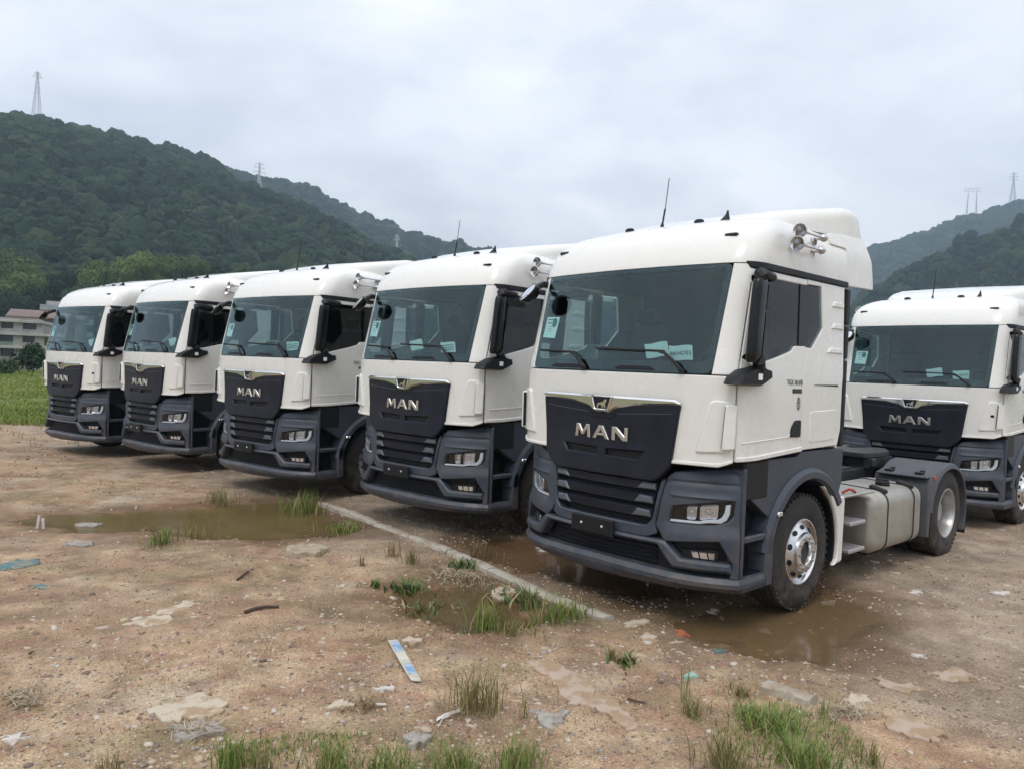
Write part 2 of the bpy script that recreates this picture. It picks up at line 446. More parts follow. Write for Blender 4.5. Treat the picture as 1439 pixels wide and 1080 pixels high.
def make_wheel(root, sg, yc, rear):
    R, cz = 0.524, 0.509
    xo = 1.205 if rear else 1.165
    w = empty('wheel'); w.parent = root
    def tyre_mb(x0):
        mb = MB(); W_ = 0.31
        p = [(0.02, 0.285), (0.0, 0.33), (-0.004 + 0.0, 0.40), (0.004, 0.46), (0.018, 0.495), (0.035, 0.512)]
        gr = [0.075, 0.128, 0.182, 0.235]
        tr = [(0.045, R)]
        for g in gr: tr += [(g - 0.007, R), (g - 0.005, R - 0.016), (g + 0.005, R - 0.016), (g + 0.007, R)]
        tr += [(W_ - 0.045, R)]
        pr = p + tr + [(W_ - a, r) for a, r in p[::-1]]
        mb.lathe(pr, (x0 * sg, yc, cz), 'x', 56, -sg)
        # shoulder blocks
        for k in range(48):
            t = 2 * math.pi * k / 48
            for a in (0.028, W_ - 0.028):
                c = Vector((x0 * sg - sg * a, yc + math.cos(t) * 0.513, cz + math.sin(t) * 0.513))
                mb.box(-0.014, 0.014, -0.017, 0.017, -0.008, 0.008, 0, Matrix.Rotation(t - math.pi / 2, 3, 'X'))
                n = 8
                mb.v[-n:] = [(x + c.x, y + c.y, z + c.z) for x, y, z in mb.v[-n:]]
        return mb
    mb = tyre_mb(xo)
    if rear: mb2 = tyre_mb(xo - 0.345); mb.add(mb2.v, mb2.f)
    sub('tyre', mb, 'tyre', w)
    c = ((xo - 0.012) * sg, yc, cz)
    mb = MB()
    if not rear:
        mb.lathe([(-0.02, 0.300), (0.004, 0.298), (0.006, 0.286), (-0.012, 0.276), (-0.03, 0.268), (-0.018, 0.245), (0.012, 0.200), (0.022, 0.186), (0.024, 0.182)], c, 'x', 60, sg)
        mb.lathe([(0.022, 0.178), (0.045, 0.172), (0.048, 0.166), (0.048, 0.108), (0.040, 0.104), (-0.02, 0.102), (-0.02, 0.0)], c, 'x', 48, sg)
        sub('rim', mb, 'alu', w, angle=40)
        for k in range(10):
            mb = MB(); t = 2 * math.pi * (k + 0.5) / 10; d = Vector((0, math.cos(t), math.sin(t)))
            cc = Vector(c) + d * 0.2235
            nx = Vector((sg * 0.82, math.cos(t) * 0.57, math.sin(t) * 0.57)).normalized()
            a = Vector((0, -math.sin(t), math.cos(t))); b = nx.cross(a)
            base = cc + Vector((-0.002 * sg, 0, 0))
            o = [base + (a * math.cos(q) * 0.028 + b * math.sin(q) * 0.021) for q in [2 * math.pi * i / 14 for i in range(14)]]
            mb.ring([[p + nx * 0.0075 for p in o], [p - nx * 0.02 for p in o]])
            sub('vent_hole', mb, 'black', w)
        for k in range(10):
            mb = MB(); t = 2 * math.pi * k / 10
            mb.lathe([(0.046, 0.016), (0.051, 0.0155), (0.053, 0.012), (0.066, 0.0105), (0.068, 0.0)], (c[0], yc + math.cos(t) * 0.138, cz + math.sin(t) * 0.138), 'x', 8, sg)
            sub('wheel_nut', mb, 'steel', w)
        mb = MB(); mb.lathe([(-0.02, 0.101), (0.012, 0.088), (0.018, 0.08), (0.018, 0.0)], c, 'x', 32, sg)
        sub('hub', mb, 'chassis', w)
    else:
        mb.lathe([(-0.01, 0.302), (0.006, 0.300), (0.008, 0.288), (-0.01, 0.278), (-0.035, 0.272), (-0.06, 0.266), (-0.14, 0.258), (-0.19, 0.252), (-0.20, 0.21), (-0.195, 0.17), (-0.195, 0.0)], c, 'x', 60, sg)
        sub('rim', mb, 'steel', w, angle=40)
        mb = MB(); mb.lathe([(-0.196, 0.125), (-0.10, 0.118), (-0.082, 0.105), (-0.080, 0.0)], c, 'x', 32, sg)
        for k in range(10):
            t = 2 * math.pi * k / 10
            mb.lathe([(-0.15, 0.017), (-0.118, 0.015), (-0.115, 0.0)], (c[0], yc + math.cos(t) * 0.168, cz + math.sin(t) * 0.168), 'x', 8, sg)
        sub('hub', mb, 'steel', w)

def make_truck():
    T = empty('tractor_truck'); P = lambda n, mb, m, par=T, **k: sub(n, mb, m, par, **k)
    S = lambda s: ((lambda p: p) if s > 0 else mir)
    # ---- lower front panel, white
    mb = MB()
    pl = [(-GAP + .006, 1.385), (-1.06, 1.345), (-.67, 1.335), (-.60, 1.24), (.60, 1.24), (.67, 1.335), (1.06, 1.345), (GAP - .006, 1.385), (GAP - .006, 2.055), (-GAP + .006, 2.055)]
    panel(mb, cab, rnd(pl, .012, 2), (), 0, .025, .07, .006)
    fp = P('front_panel', mb, 'white')
    for s in (-1, 1):   # flared lower lip
        mb = MB()
        q = [(.70, 1.33), (1.055, 1.338), (GAP - .012, 1.378), (GAP - .012, 1.40), (1.05, 1.368), (.69, 1.358)]
        panel(mb, cab, S(s)(q), (), .014, .02, .07, .006)
        sub('panel_lip', mb, 'white', fp)
    for s in (-1, 1):
        mb = MB()
        q = rnd([(.905, 1.44), (GAP - .03, 1.46), (GAP - .03, 1.86), (1.01, 1.865), (.985, 1.845)], .02, 3)
        panel(mb, cab, S(s)(q), (), .022, .028, .07, .012)
        d = sub('corner_deflector', mb, 'white', fp)
        mb = MB()
        q = rnd([(GAP - .10, 1.475), (GAP - .02, 1.485), (GAP - .015, 1.835), (GAP - .085, 1.835)], .015, 3)
        panel(mb, cab, S(s)(q), (), .058, .04, .06, .010); sub('deflector_lip', mb, 'white', d)
        mb = MB()
        mb.add([cab(s * (GAP - .102 + .015 * k), zz, o) for k, zz in ((0, 1.49), (1, 1.82)) for o in (.018, .050)], [(0, 1, 3, 2)])
        sub('air_slot', mb, 'black', d)
    # ---- pillars
    for s in (-1, 1):
        mb = MB()
        b = [(sX(1.0) + .004, 2.065), (GAP - .006, 2.065), (GAP - .006, 2.30), (GAP - .006, 2.965), (sX(1.04) + .004, 2.965), (sX(1.025) + .004, 2.6)]
        panel(mb, cab, S(s)(b), (), 0, .03, .07, .006)
        P('pillar', mb, 'white')
    # ---- windscreen with printed border
    ws = rnd([(-sX(1.0), 2.068), (sX(1.0), 2.068), (sX(1.04), 2.968), (-sX(1.04), 2.968)], .05, 5)
    mb = MB(); panel(mb, cab, ws, (), -.004, .004, .07, .001)
    wsc = P('windscreen', mb, 'windscreen')
    hole = rnd([(-sX(1.0) + .035, 2.16), (sX(1.0) - .035, 2.16), (sX(1.04) - .035, 2.935), (-sX(1.04) + .035, 2.935)], .05, 5)
    mb = MB(); panel(mb, cab, ws, [hole], -.0075, .003, .07, .0005)
    sub('black_border', mb, 'gloss_black', wsc)
    # cowl grilles under the wipers
    for x0 in (-.72, .08):
        mb = MB()
        q = rnd([(x0, 2.085), (x0 + .42, 2.085), (x0 + .36, 2.115), (x0 + .05, 2.115)], .008, 2)
        panel(mb, cab, q, (), .006, .01, .1, .002)
        sub('cowl_grille', mb, 'black', wsc)
    # wipers
    for px, ex, ez, b0, b1, bz in ((-.26, -.44, 2.215, -.93, -.42, 2.222), (.76, .55, 2.235, -.16, .57, 2.242)):
        mb = MB(); f = lambda x, z, o: cab(sX(abs(x)) * (1 if x > 0 else -1), z, o)
        mb.tube([f(px, 2.085, .012), f(px, 2.085, .035)], .022, 10)
        mb.tube([f(px, 2.085, .03), f(px - .05, 2.14, .04), f(ex + .03, ez - .006, .03), f(ex - .02, ez, .022)], [.016, .015, .013, .010], 8)
        mb.tube([f(b0 + (b1 - b0) * k / 8, bz + .018 * (1 - k / 8), .012) for k in range(9)], .010, 6)
        P('wiper', mb, 'rubber')
    # ---- doors, side walls, side glass
    for s in (-1, 1):
        K = S(s)
        fy = lambda z: sY(0.0, z) - sY(0.0, z) + GAP + .006
        win_lo = [(.27, 2.205), (.36, 2.17), (.50, 2.165), (.85, 2.245), (1.02, 2.29), (1.07, 2.335), (1.27, 2.345)]
        door = [(GAP + .006, 1.388), (sY(.5, 1.38), 1.392), (sY(1.262, 1.43), 1.435)] + side_poly(win_lo[::-1])
        # front frame up, top frame back
        door += [(GAP + .055, 2.25), (GAP + .055, 2.74), (sY(.38, 2.88), 2.872), (sY(1.262, 2.87), 2.872), (sY(1.262, 2.94), 2.925), (sY(.36, 2.93), 2.925), (GAP + .006, 2.80)]
        mb = MB(); panel(mb, cab, K(door), (), 0, .03, .07, .006)
        d = P('door', mb, 'white')
        mb = MB(); q = [(GAP + .012, 1.384), (sY(.5, 1.38), 1.386), (sY(1.256, 1.43), 1.429), (sY(1.256, 1.43), 1.47), (sY(.5, 1.42), 1.425), (GAP + .012, 1.42)]
        panel(mb, cab, K(q), (), .014, .02, .08, .006); sub('door_lip', mb, 'white', d)
        mb = MB()  # shallow pressed line on the lower door
        q = [(sY(.30, 1.53), 1.527), (sY(1.02, 1.54), 1.557), (sY(1.06, 1.59), 1.60), (sY(1.03, 1.56), 1.566), (sY(.30, 1.535), 1.537)]
        panel(mb, cab, K(q), (), .006, .01, .08, .003); sub('pressed_line', mb, 'white', d)
        gl = side_poly([(.27, 2.21), (.36, 2.175), (.50, 2.17), (.85, 2.25), (1.02, 2.295), (1.07, 2.34), (1.16, 2.342), (1.16, 2.878), (.39, 2.878), (.26, 2.74)])
        mb = MB(); panel(mb, cab, K(gl), (), -.010, .004, .09, .001); sub('door_window', mb, 'side_glass', d)
        mb = MB(); panel(mb, cab, K(side_poly([(1.14, 2.347), (1.30, 2.349), (1.30, 2.876), (1.14, 2.872)])), (), -.001, .012, .09, .002); sub('window_pillar', mb, 'gloss_black', d)
        mb = MB()  # handle: dark recess at the rear lower edge
        h = rnd(side_poly([(1.04, 1.56), (1.215, 1.555), (1.215, 1.705), (1.12, 1.70), (1.06, 1.64)]), .02, 3)
        panel(mb, cab, K(h), (), .016, .02, .06, .005)
        sub('handle', mb, 'black', d)
        # side wall behind the door
        wall = side_poly([(1.275, 1.437), (1.97, 1.455), (2.02, 1.60), (2.03, 2.1), (2.0, 2.93), (1.275, 2.93), (1.275, 2.885), (1.535, 2.89), (1.585, 2.52), (1.39, 2.33), (1.275, 2.335)])
        mb = MB(); panel(mb, cab, K(wall), (), 0, .03, .08, .006)
        w = P('side_wall', mb, 'white')
        gl = side_poly([(1.27, 2.34), (1.385, 2.335), (1.575, 2.52), (1.525, 2.884), (1.27, 2.878)])
        mb = MB(); panel(mb, cab, K(gl), (), -.008, .004, .08, .001); sub('side_window', mb, 'side_glass', w)
        for z in (2.76, 2.56, 2.335):
            mb = MB(); q = rnd(side_poly([(1.66 if z < 2.5 else 1.74, z - .035), (1.985, z - .035), (1.985, z + .02), (1.74 if z < 2.5 else 1.79, z + .022)]), .012, 2)
            panel(mb, cab, K(q), (), .013, .03, .06, .012); sub('pressed_rib', mb, 'white', w)
        mb = MB(); q = rnd(side_poly([(1.40, 1.50), (1.90, 1.515), (1.94, 1.79), (1.40, 1.775)]), .03, 3)
        panel(mb, cab, K(q), (), .006, .012, .08, .004); sub('locker_hatch', mb, 'white', w)
        mb = MB(); panel(mb, cab, K(side_poly([(1.46, 2.012), (1.92, 2.018), (1.93, 2.0), (1.46, 2.006)])), (), .0035, .01, .08, .001); sub('seam_line', mb, 'black', w)
        # dark rail between door and roof
        mb = MB(); panel(mb, cab, K(rnd(side_poly([(.40, 2.93), (2.06, 2.935), (2.06, 2.985), (.37, 2.985)]), .01, 2)), (), .012, .03, .08, .006)
        P('roof_rail', mb, 'black')
        # dark trim along the rear edge
        for z0, z1 in ((1.44, 2.25), (2.265, 2.57), (2.585, 2.92)):
            mb = MB(); mb.box(s * 1.135, s * 1.195, 2.045, 2.125, z0, z1, .012); P('rear_trim', mb, 'black')
    # rear wall, floor, roof liner, dashboard, seats
    mb = MB(); mb.box(-1.17, 1.17, 2.0, 2.04, 1.42, 3.2, .01); P('rear_wall', mb, 'white')
    mb = MB(); mb.box(-1.14, 1.14, 1.955, 1.99, 1.46, 2.96, .01); mb.box(-1.13, 1.13, .3, 1.95, 1.44, 1.48, .01)
    it = P('interior_lining', mb, 'interior')
    mb = MB(); mb.box(-1.10, 1.10, .52, 1.94, 2.945, 2.97, .01); sub('headliner', mb, 'headliner', it)
    mb = MB(); mb.box(-1.08, 1.08, 1.35, 1.94, 1.9, 2.02, .03); sub('bunk', mb, 'seat', it)
    mb = MB()
    da = [(.26, 1.50), (.26, 2.14), (.36, 2.165), (.55, 2.16), (.66, 2.10), (.70, 1.95), (.62, 1.80), (.60, 1.50)]
    mb.prism(da, 'x', -1.10, 1.10, .02)
    P('dashboard', mb, 'interior')
    for x in (-.62, .62):
        mb = MB(); mb.box(x - .26, x + .26, .86, 1.36, 1.78, 1.92, .05); mb.box(x - .12, x + .12, 1.0, 1.25, 1.47, 1.80, .03)
        st = P('seat', mb, 'seat')
        mb = MB(); mb.box(x - .25, x + .25, 1.33, 1.46, 1.88, 2.56, .05, None); mb.box(x - .15, x + .15, 1.36, 1.45, 2.56, 2.74, .04)
        sub('backrest', mb, 'seat', st)
    mb = MB(); t = math.radians(62); cc = Vector((.62, .80, 2.12))
    mb.tube([cc + Vector((math.cos(q) * .225, math.sin(q) * .225 * math.cos(t), math.sin(q) * .225 * math.sin(t))) for q in [2 * math.pi * k / 24 for k in range(25)]], .016, 8)
    mb.tube([cc + Vector((-.22, 0, 0)), cc + Vector((.22, 0, 0))], .018, 6); mb.tube([cc, cc + Vector((0, -.14, -.10))], .035, 8)
    P('steering_wheel', mb, 'black')
    # ---- roof cap
    rows = [(2.972, .223, 1.187), (3.0, .230, 1.19), (3.06, .256, 1.193), (3.13, .29, 1.192), (3.20, .335, 1.184), (3.265, .395, 1.168), (3.32, .465, 1.142), (3.37, .555, 1.10), (3.41, .66, 1.045), (3.44, .78, .98), (3.462, .92, .90), (3.478, 1.08, .80), (3.488, 1.26, .66), (3.494, 1.45, .48), (3.496, 1.62, .30)]
    us = [-(XC + LC + 1.0 * k) for k in (1, .75, .5, .25)] + [-(XC + LC * (1 - k / 9)) for k in range(9)] + [-XC + 2 * XC * k / 16 for k in range(17)] + [XC + LC * (k + 1) / 9 for k in range(9)] + [XC + LC + 1.0 * k for k in (.25, .5, .75, 1)]
    rings = []
    for z, y0, w in rows:
        r = []
        for u in us:
            a = abs(u); sg = 1 if u > 0 else -1
            if a > XC + LC: r.append((sg * w, y0 + CY + (2.03 - y0 - CY) * (a - XC - LC), z))
            else:
                # wider corner higher up
                x, y, _, _ = cab_plan(u, max(w, .28), y0); r.append((x, min(y, 2.03), z))
        rings.append(r)
    mb = MB(); mb.ring(rings, False, False)
    mb.add([rings[-1][0], rings[-1][-1]] + rings[-1][1:-1], [tuple([0] + list(range(2, len(us))) + [1])])
    last = [r[0] for r in rings] + [r[-1] for r in rings[::-1]]
    mb.add(last, [tuple(range(len(last)))])
    rc = P('roof_cap', mb, 'white', angle=50)
    for x in (-.95, .93):
        sy = sX(abs(x)); c = cab_plan(sy, 1.18, .36); c = (x, c[1] + .0, 3.215)
        mb = MB(); mb.box(x - .06, x + .06, c[1] - .022, c[1] + .05, 3.20, 3.233, .012); ml = sub('marker_lamp', mb, 'black', rc)
    for x, y, z in ((-.42, .78, 3.443), (.36, .80, 3.447)):
        mb = MB(); mb.ring([[(x + math.cos(q) * .052 * k, y + math.sin(q) * .03 * k, z - .012 + h * .75) for q in [2 * math.pi * i / 12 for i in range(12)]] for k, h in ((1, 0), (.95, .03), (.6, .045))])
        sub('roof_lamp', mb, 'black', rc)
    mb = MB(); x, y, z = .60, .85, 3.435
    mb.ring([[(x - .022, y - .05, z), (x + .022, y - .05, z), (x + .022, y + .05, z), (x - .022, y + .05, z)], [(x - .01, y + .015, z + .06), (x + .01, y + .015, z + .06), (x + .012, y + .04, z + .06), (x - .012, y + .04, z + .06)], [(x - .005, y + .03, z + .10), (x + .005, y + .03, z + .10), (x + .005, y + .042, z + .10), (x - .005, y + .042, z + .10)]])
    sub('fin_antenna', mb, 'black', rc)
    mb = MB(); mb.tube([(-.05, .80, 3.435), (-.05, .805, 3.475)], [.02, .013], 8); mb.tube([(-.05, .805, 3.47), (-.045, .83, 3.62)], .0085, 6); mb.tube([(-.045, .83, 3.61), (-.035, .86, 3.915)], .0042, 5)
    sub('whip_antenna', mb, 'black', rc)
    # ---- roof spoiler
    sec = [(.82, .45, 3.435), (.92, .62, 3.462), (1.05, .80, 3.515), (1.3, .95, 3.585), (1.6, 1.04, 3.64), (1.9, 1.09, 3.69), (2.12, 1.12, 3.732), (2.24, 1.13, 3.735), (2.32, 1.13, 3.725), (2.375, 1.13, 3.69), (2.46, 1.125, 3.49)]
    rings = []
    for y, w, zt in sec:
        zb = 3.415; h = max(.02, zt - zb); r = min(.13 - .05 * max(0, y - 1.6), h * .8); ring = [(-w, zb)]
        ring += [(-w + r * (1 - math.cos(q)), zt - .012 - r + r * math.sin(q)) for q in [math.pi / 2 * k / 6 for k in range(7)]]
        ring += [(-w * .4, zt), (0, zt + .005), (w * .4, zt)]
        ring += [(w - r * (1 - math.cos(q)), zt - .012 - r + r * math.sin(q)) for q in [math.pi / 2 * (6 - k) / 6 for k in range(7)]] + [(w, zb)]
        rings.append([(x, y, z) for x, z in ring])
    mb = MB(); mb.ring(rings, True, True)
    P('roof_spoiler', mb, 'white', angle=40)
    for s in (-1, 1):
        mb = MB()
        A = [(2.035, 2.95), (2.66, 2.97), (2.60, 3.22), (2.50, 3.455), (2.30, 3.452), (1.72, 3.405), (1.72, 3.30), (2.035, 3.30)]
        surf = lambda y, z, o: (s * (1.176 - .05 * max(0, z - 3.25) / .2 + o), y, z)
        panel(mb, surf, rnd(A, .02, 2), (), .004, .03, .08, .006)
        P('side_fairing', mb, 'white')
    # ---- grille panel, chrome bar, emblem, letters
    gp = [(-.765, 1.805), (-.70, 1.30), (-.625, 1.215), (-.56, 1.165), (.56, 1.165), (.625, 1.215), (.70, 1.30), (.765, 1.805), (.74, 1.825), (-.74, 1.825)]
    slots = [[(-.45, 1.40), (-.40, 1.335), (-.05, 1.335), (-.05, 1.385), (-.40, 1.395)], [(.05, 1.335), (.40, 1.335), (.45, 1.40), (.40, 1.395), (.05, 1.385)]]
    mb = MB(); panel(mb, cab, rnd(gp, .03, 3), [s_ if area2(s_) > 0 else s_[::-1] for s_ in slots], .030, .06, .06, .012, offf=lambda s, z: .018 * max(0, min(1, (1.5 - z) / .3)))
    gr = P('grille_panel', mb, 'grille')
    mb = MB(); panel(mb, cab, [(-.47, 1.30), (.47, 1.30), (.47, 1.42), (-.47, 1.42)], (), .004, .01, .1, .002); sub('air_slot', mb, 'black', gr)
    for s in (-1, 1):
        mb = MB(); q = [(s * .16, 1.70), (s * .70, 1.735), (s * .70, 1.728), (s * .16, 1.693)]
        panel(mb, cab, q if area2(q) > 0 else q[::-1], (), .034, .01, .06, .002); sub('panel_ridge', mb, 'plastic', gr)
    mb = MB(); q = [(-.155, 1.71), (-.12, 1.655), (.12, 1.655), (.155, 1.71), (.13, 1.72), (-.13, 1.72)]
    panel(mb, cab, q, (), .036, .01, .06, .004); sub('emblem_recess', mb, 'black', gr)
    bar = [(-.775, 1.806), (-.35, 1.783), (-.15, 1.745), (-.085, 1.70), (.085, 1.70), (.15, 1.745), (.35, 1.783), (.775, 1.806), (.775, 1.825), (.73, 1.85), (-.73, 1.85), (-.775, 1.825)]
    em = [(-.104, 1.835), (-.068, 1.730), (.068, 1.730), (.104, 1.835)]
    mb = MB(); panel(mb, cab, rnd(bar, .02, 3), [em], .048, .03, .06, .016)
    ch = P('chrome_bar', mb, 'chrome')
    mb = MB(); panel(mb, cab, rnd([(-.107, 1.84), (-.070, 1.726), (.070, 1.726), (.107, 1.84)], .01, 2), (), .046, .02, .06, .002); sub('emblem_ground', mb, 'black', ch)
    mb = MB(); a_, b_ = [(-.122, 1.848), (-.082, 1.714), (.082, 1.714), (.122, 1.848)], [(-.098, 1.834), (-.066, 1.732), (.066, 1.732), (.098, 1.834)]
    panel(mb, cab, rnd(a_, .012, 3), [rnd(b_, .008, 3)], .062, .03, .05, .006); sub('emblem_frame', mb, 'chrome', ch)
    lion = [(-.060, 1.738), (-.045, 1.738), (-.035, 1.765), (-.022, 1.772), (.000, 1.766), (.008, 1.738), (.020, 1.738), (.022, 1.760), (.034, 1.760), (.040, 1.738), (.052, 1.738), (.050, 1.785), (.064, 1.800), (.062, 1.818), (.044, 1.828), (.028, 1.815), (.018, 1.800), (-.020, 1.792), (-.042, 1.790), (-.058, 1.770)]
    mb = MB(); panel(mb, cab, [(x * .86, 1.732 + (z - 1.732) * .9) for x, z in lion], (), .053, .008, .04, .002); sub('lion_emblem', mb, 'chrome', ch)
    z0, z1 = 1.468, 1.585
    LET = [([(0, 0), (.034, 0), (.040, .075), (.077, .02), (.105, .02), (.142, .075), (.148, 0), (.182, 0), (.170, .117), (.130, .117), (.091, .058), (.052, .117), (.012, .117)], [], -.305),
           ([(0, 0), (.040, 0), (.060, .028), (.130, .028), (.150, 0), (.190, 0), (.120, .117), (.070, .117)], [[(.076, .050), (.114, .050), (.095, .083)]], -.098),
           ([(0, 0), (.036, 0), (.036, .072), (.120, 0), (.170, 0), (.170, .117), (.134, .117), (.134, .045), (.050, .117), (0, .117)], [], .120)]
    for poly, holes, x0 in LET:
        mb = MB(); panel(mb, cab, [(x0 + x, z0 + z) for x, z in poly], [[(x0 + x, z0 + z) for x, z in h] for h in holes], .046, .02, .05, .005)
        sub('letter', mb, 'letter', gr)
    # ---- bumper
    mb = MB(); panel(mb, bumper, [(-1.17, .42), (1.17, .42), (1.17, 1.30), (.62, 1.22), (-.62, 1.22), (-1.17, 1.30)], (), -.075, .03, .09, .002)
    bp = P('bumper', mb, 'black')
    cp = [(.645, 1.215), (.70, 1.26), (1.185, 1.325), (1.185, .44), (1.135, .44), (1.145, .565), (1.06, .735), (.80, .705), (.665, .69), (.575, .80)]
    hl = [(.69, .845), (.93, .852), (1.03, .862), (1.115, .89), (1.145, .94), (1.148, 1.065), (.715, .985)]
    for s in (-1, 1):
        K = S(s)
        def relief(a, z):
            a = abs(a); r = 0.0
            if 1.165 < z < 1.195: r -= .014 * (1 - abs(z - 1.18) / .015)
            if 1.055 < z < 1.10 and .70 < a < 1.15: r += .012 * (1 - abs(z - 1.078) / .023)
            if z < .86: r += .030 * min(1, (.86 - z) / .10) * max(0, min(1, (a - .60) / .1))
            if z > 1.26: r -= .03 * (z - 1.26) / .06
            return r
        mb = MB(); panel(mb, bumper, K(cp), [K(rnd(hl, .02, 3))], 0, .075, .022, .008, offf=relief)
        cpn = P('bumper_corner', mb, 'plastic', angle=24)
        # headlight
        mb = MB(); panel(mb, bumper, K(hl), (), -.05, .02, .08, .002); h = P('headlight', mb, 'gloss_black')
        for q in ([(.83, .885), (.90, .885), (.905, 1.005), (.825, .995)], [(.925, .885), (1.045, .90), (1.05, 1.03), (.925, 1.01)]):
            mb = MB(); qq = rnd(q, .025, 4); panel(mb, bumper, K(qq), [K(inset(qq, .014))], -.015, .035, .03, .006); sub('lamp_bezel', mb, 'lamp_inner', h)
            mb = MB(); cx = sum(p[0] for p in q) / 4; cz_ = sum(p[1] for p in q) / 4; c0 = bumper(s * cx, cz_, -.028)
            mb.blob(c0, (.038, .030, .036), 2, 0); sub('projector', mb, 'lens', h)
            mb = MB(); panel(mb, bumper, K(qq), (), -.042, .01, .03, .002); sub('reflector', mb, 'lamp_inner', h)
        st = [(.695, .852), (.93, .858), (.985, .872), (1.07, .876), (1.105, .905), (1.122, .955), (1.125, 1.03), (1.095, 1.025), (1.09, .965), (1.075, .925), (1.05, .905), (.98, .897), (.93, .880), (.70, .872)]
        mb = MB(); panel(mb, bumper, K(st), (), -.008, .025, .03, .005); sub('light_strip', mb, 'lamp_strip', h)
        mb = MB(); panel(mb, bumper, K(rnd(hl, .02, 3)), (), -.003, .004, .07, .001); sub('lens', mb, 'lens', h)
        # fog lamp
        mb = MB(); q = rnd([(.80, .56), (1.06, .56), (1.075, .64), (1.05, .66), (.79, .635)], .015, 3); panel(mb, bumper, K(q), (), -.03, .06, .05, .006)
        f = P('fog_lamp', mb, 'black')
        mb = MB(); q = rnd([(.885, .578), (1.04, .573), (1.043, .632), (.87, .632)], .01, 3); panel(mb, bumper, K(q), [], -.020, .02, .03, .006); sub('reflector', mb, 'lamp_inner', f)
        mb = MB()
        for x_ in (.935, .995): panel(mb, bumper, K([(x_, .578), (x_ + .008, .577), (x_ - .002, .632), (x_ - .012, .632)]), (), -.014, .02, .04, .002)
        sub('lamp_rib', mb, 'black', f)
    # centre frame round the slats
    U = [(-.64, 1.19), (-.57, .80), (-.60, .735), (-.50, .69), (.50, .69), (.60, .735), (.57, .80), (.64, 1.19), (.60, 1.19), (.545, .85), (.49, .79), (-.49, .79), (-.545, .85), (-.60, 1.19)]
    mb = MB(); panel(mb, bumper, rnd(U, .03, 3), (), .012, .08, .05, .012); sub('centre_frame', mb, 'plastic', bp)
    mb = MB()
    Z = [(-1.145, .49), (-.745, .49), (-.61, .655), (.61, .655), (.745, .49), (1.145, .49), (1.135, .562), (.805, .572), (.675, .695), (-.675, .695), (-.805, .572), (-1.135, .562)]
    panel(mb, bumper, Z, (), .050, .11, .05, .02); sub('angled_bar', mb, 'plastic', bp)
    for i, z in enumerate((1.115, 1.0, .885)):
        mb = MB(); hw = .575 - .016 * i; n = 16
        xs = [-hw + 2 * hw * k / n for k in range(n + 1)]
        rings = []
        for x in xs:
            r = []
            for dy, dz in ((-.062, .045), (-.018, .050), (.006, .036), (.0, -.028), (-.030, -.045), (-.062, -.040)):
                p = bumper(x, z + dz, dy); r.append(p)
            rings.append(r)
        mb.ring(rings)
        sl = P('grille_slat', mb, 'grille', angle=25)
        for s in (-1, 1):
            a, b = hw - .012, hw - .19
            q = [(b, z - .026), (a, z - .022), (a - .01, z + .034), (b + .05, z + .04)]
            mb = MB(); panel(mb, bumper, S(s)(q), (), .022, .04, .05, .012); sub('slat_end', mb, 'plastic_light', sl)
    # mesh of the lower intake: thin bars
    for z in (.49, .53, .57, .61):
        mb = MB(); panel(mb, bumper, [(-.58, z), (.58, z), (.58, z + .010), (-.58, z + .010)], (), -.035, .02, .15, .002)
        sub('intake_bar', mb, 'grille', bp)
    # lower lip swept round the corner
    path = [(-1.205, .78)] + [(-1.205, .36)] + [(-1.185 + 2.37 * k / 36, None) for k in range(37)] + [(1.205, .36), (1.205, .78)]
    rings = []
    for i, (x, y) in enumerate(path):
        if y is None:
            sl = .28 * x + (1.1 * max(0, abs(x) - .68) * (1 if x > 0 else -1)); q = math.hypot(sl, 1); nx, ny = sl / q, -1 / q; by = bump_y(x)
        else: nx, ny = (1 if x > 0 else -1), 0; by = y; 
        u = min(1, abs(x) / 1.0)
        top = .462 - .025 * u; bot = .305 + .02 * u
        r = []
        for o, z in ((-.06, top + .012), (.022, top + .004), (.050, top - .034), (.046, top - .070), (.020, bot + .03), (-.01, bot), (-.07, bot)):
            k = 1 if y is None else .35
            r.append((x + nx * o * k if y is None else x + nx * (o * k), by + ny * o, z))
        rings.append(r)
    mb = MB(); mb.ring(rings); sub('bumper_lip', mb, 'plastic', bp, angle=16)
    mb = MB(); mb.box(-.25, .23, -.085, -.05, .645, .79, .008); pl = P('plate_holder', mb, 'black')
    mb = MB()
    for x in (-.125, .11): mb.lathe([(0, .011), (-.008, .011), (-.012, .006), (-.012, 0)], (x, -.085, .722), 'y', 10)
    sub('bolt', mb, 'lamp_strip', pl)
    # side of the bumper: entry steps
    for s in (-1, 1):
        mb = MB(); X = lambda a, b: (min(s * a, s * b), max(s * a, s * b))
        x0, x1 = X(.80, 1.06); mb.box(x0, x1, .37, .80, .44, 1.40, .01)                 # recess back
        x0, x1 = X(1.0, 1.195); mb.box(x0, x1, .36, .74, 1.06, 1.385, .02)              # upper cover
        e = P('entry_step', mb, 'black')
        mb = MB(); x0, x1 = X(1.02, 1.205); mb.box(x0, x1, .345, .385, .44, 1.325, .012)
        mb.box(x0, x1, .39, .74, .72, .775, .012); mb.box(x0, x1, .39, .74, .43, .445, .004); sub('step_frame', mb, 'plastic', e)
        for zz in (.778, .448):
            mb = MB()
            for k in range(6): mb.box(x0 + .02, x1 - .02, .42 + k * .052, .445 + k * .052, zz, zz + .008, .002)
            sub('step_tread', mb, 'grille', e)
        mb = MB(); poly = [(.70, .33), (.82, .33), (.815, .74), (.79, .78), (.735, .80), (.70, .74)]
        mb.prism(poly, 'x', s * 1.03, s * 1.228, .018); sub('step_end', mb, 'plastic', e)
        # front fender and arch
        cy, cz = 1.456, .509
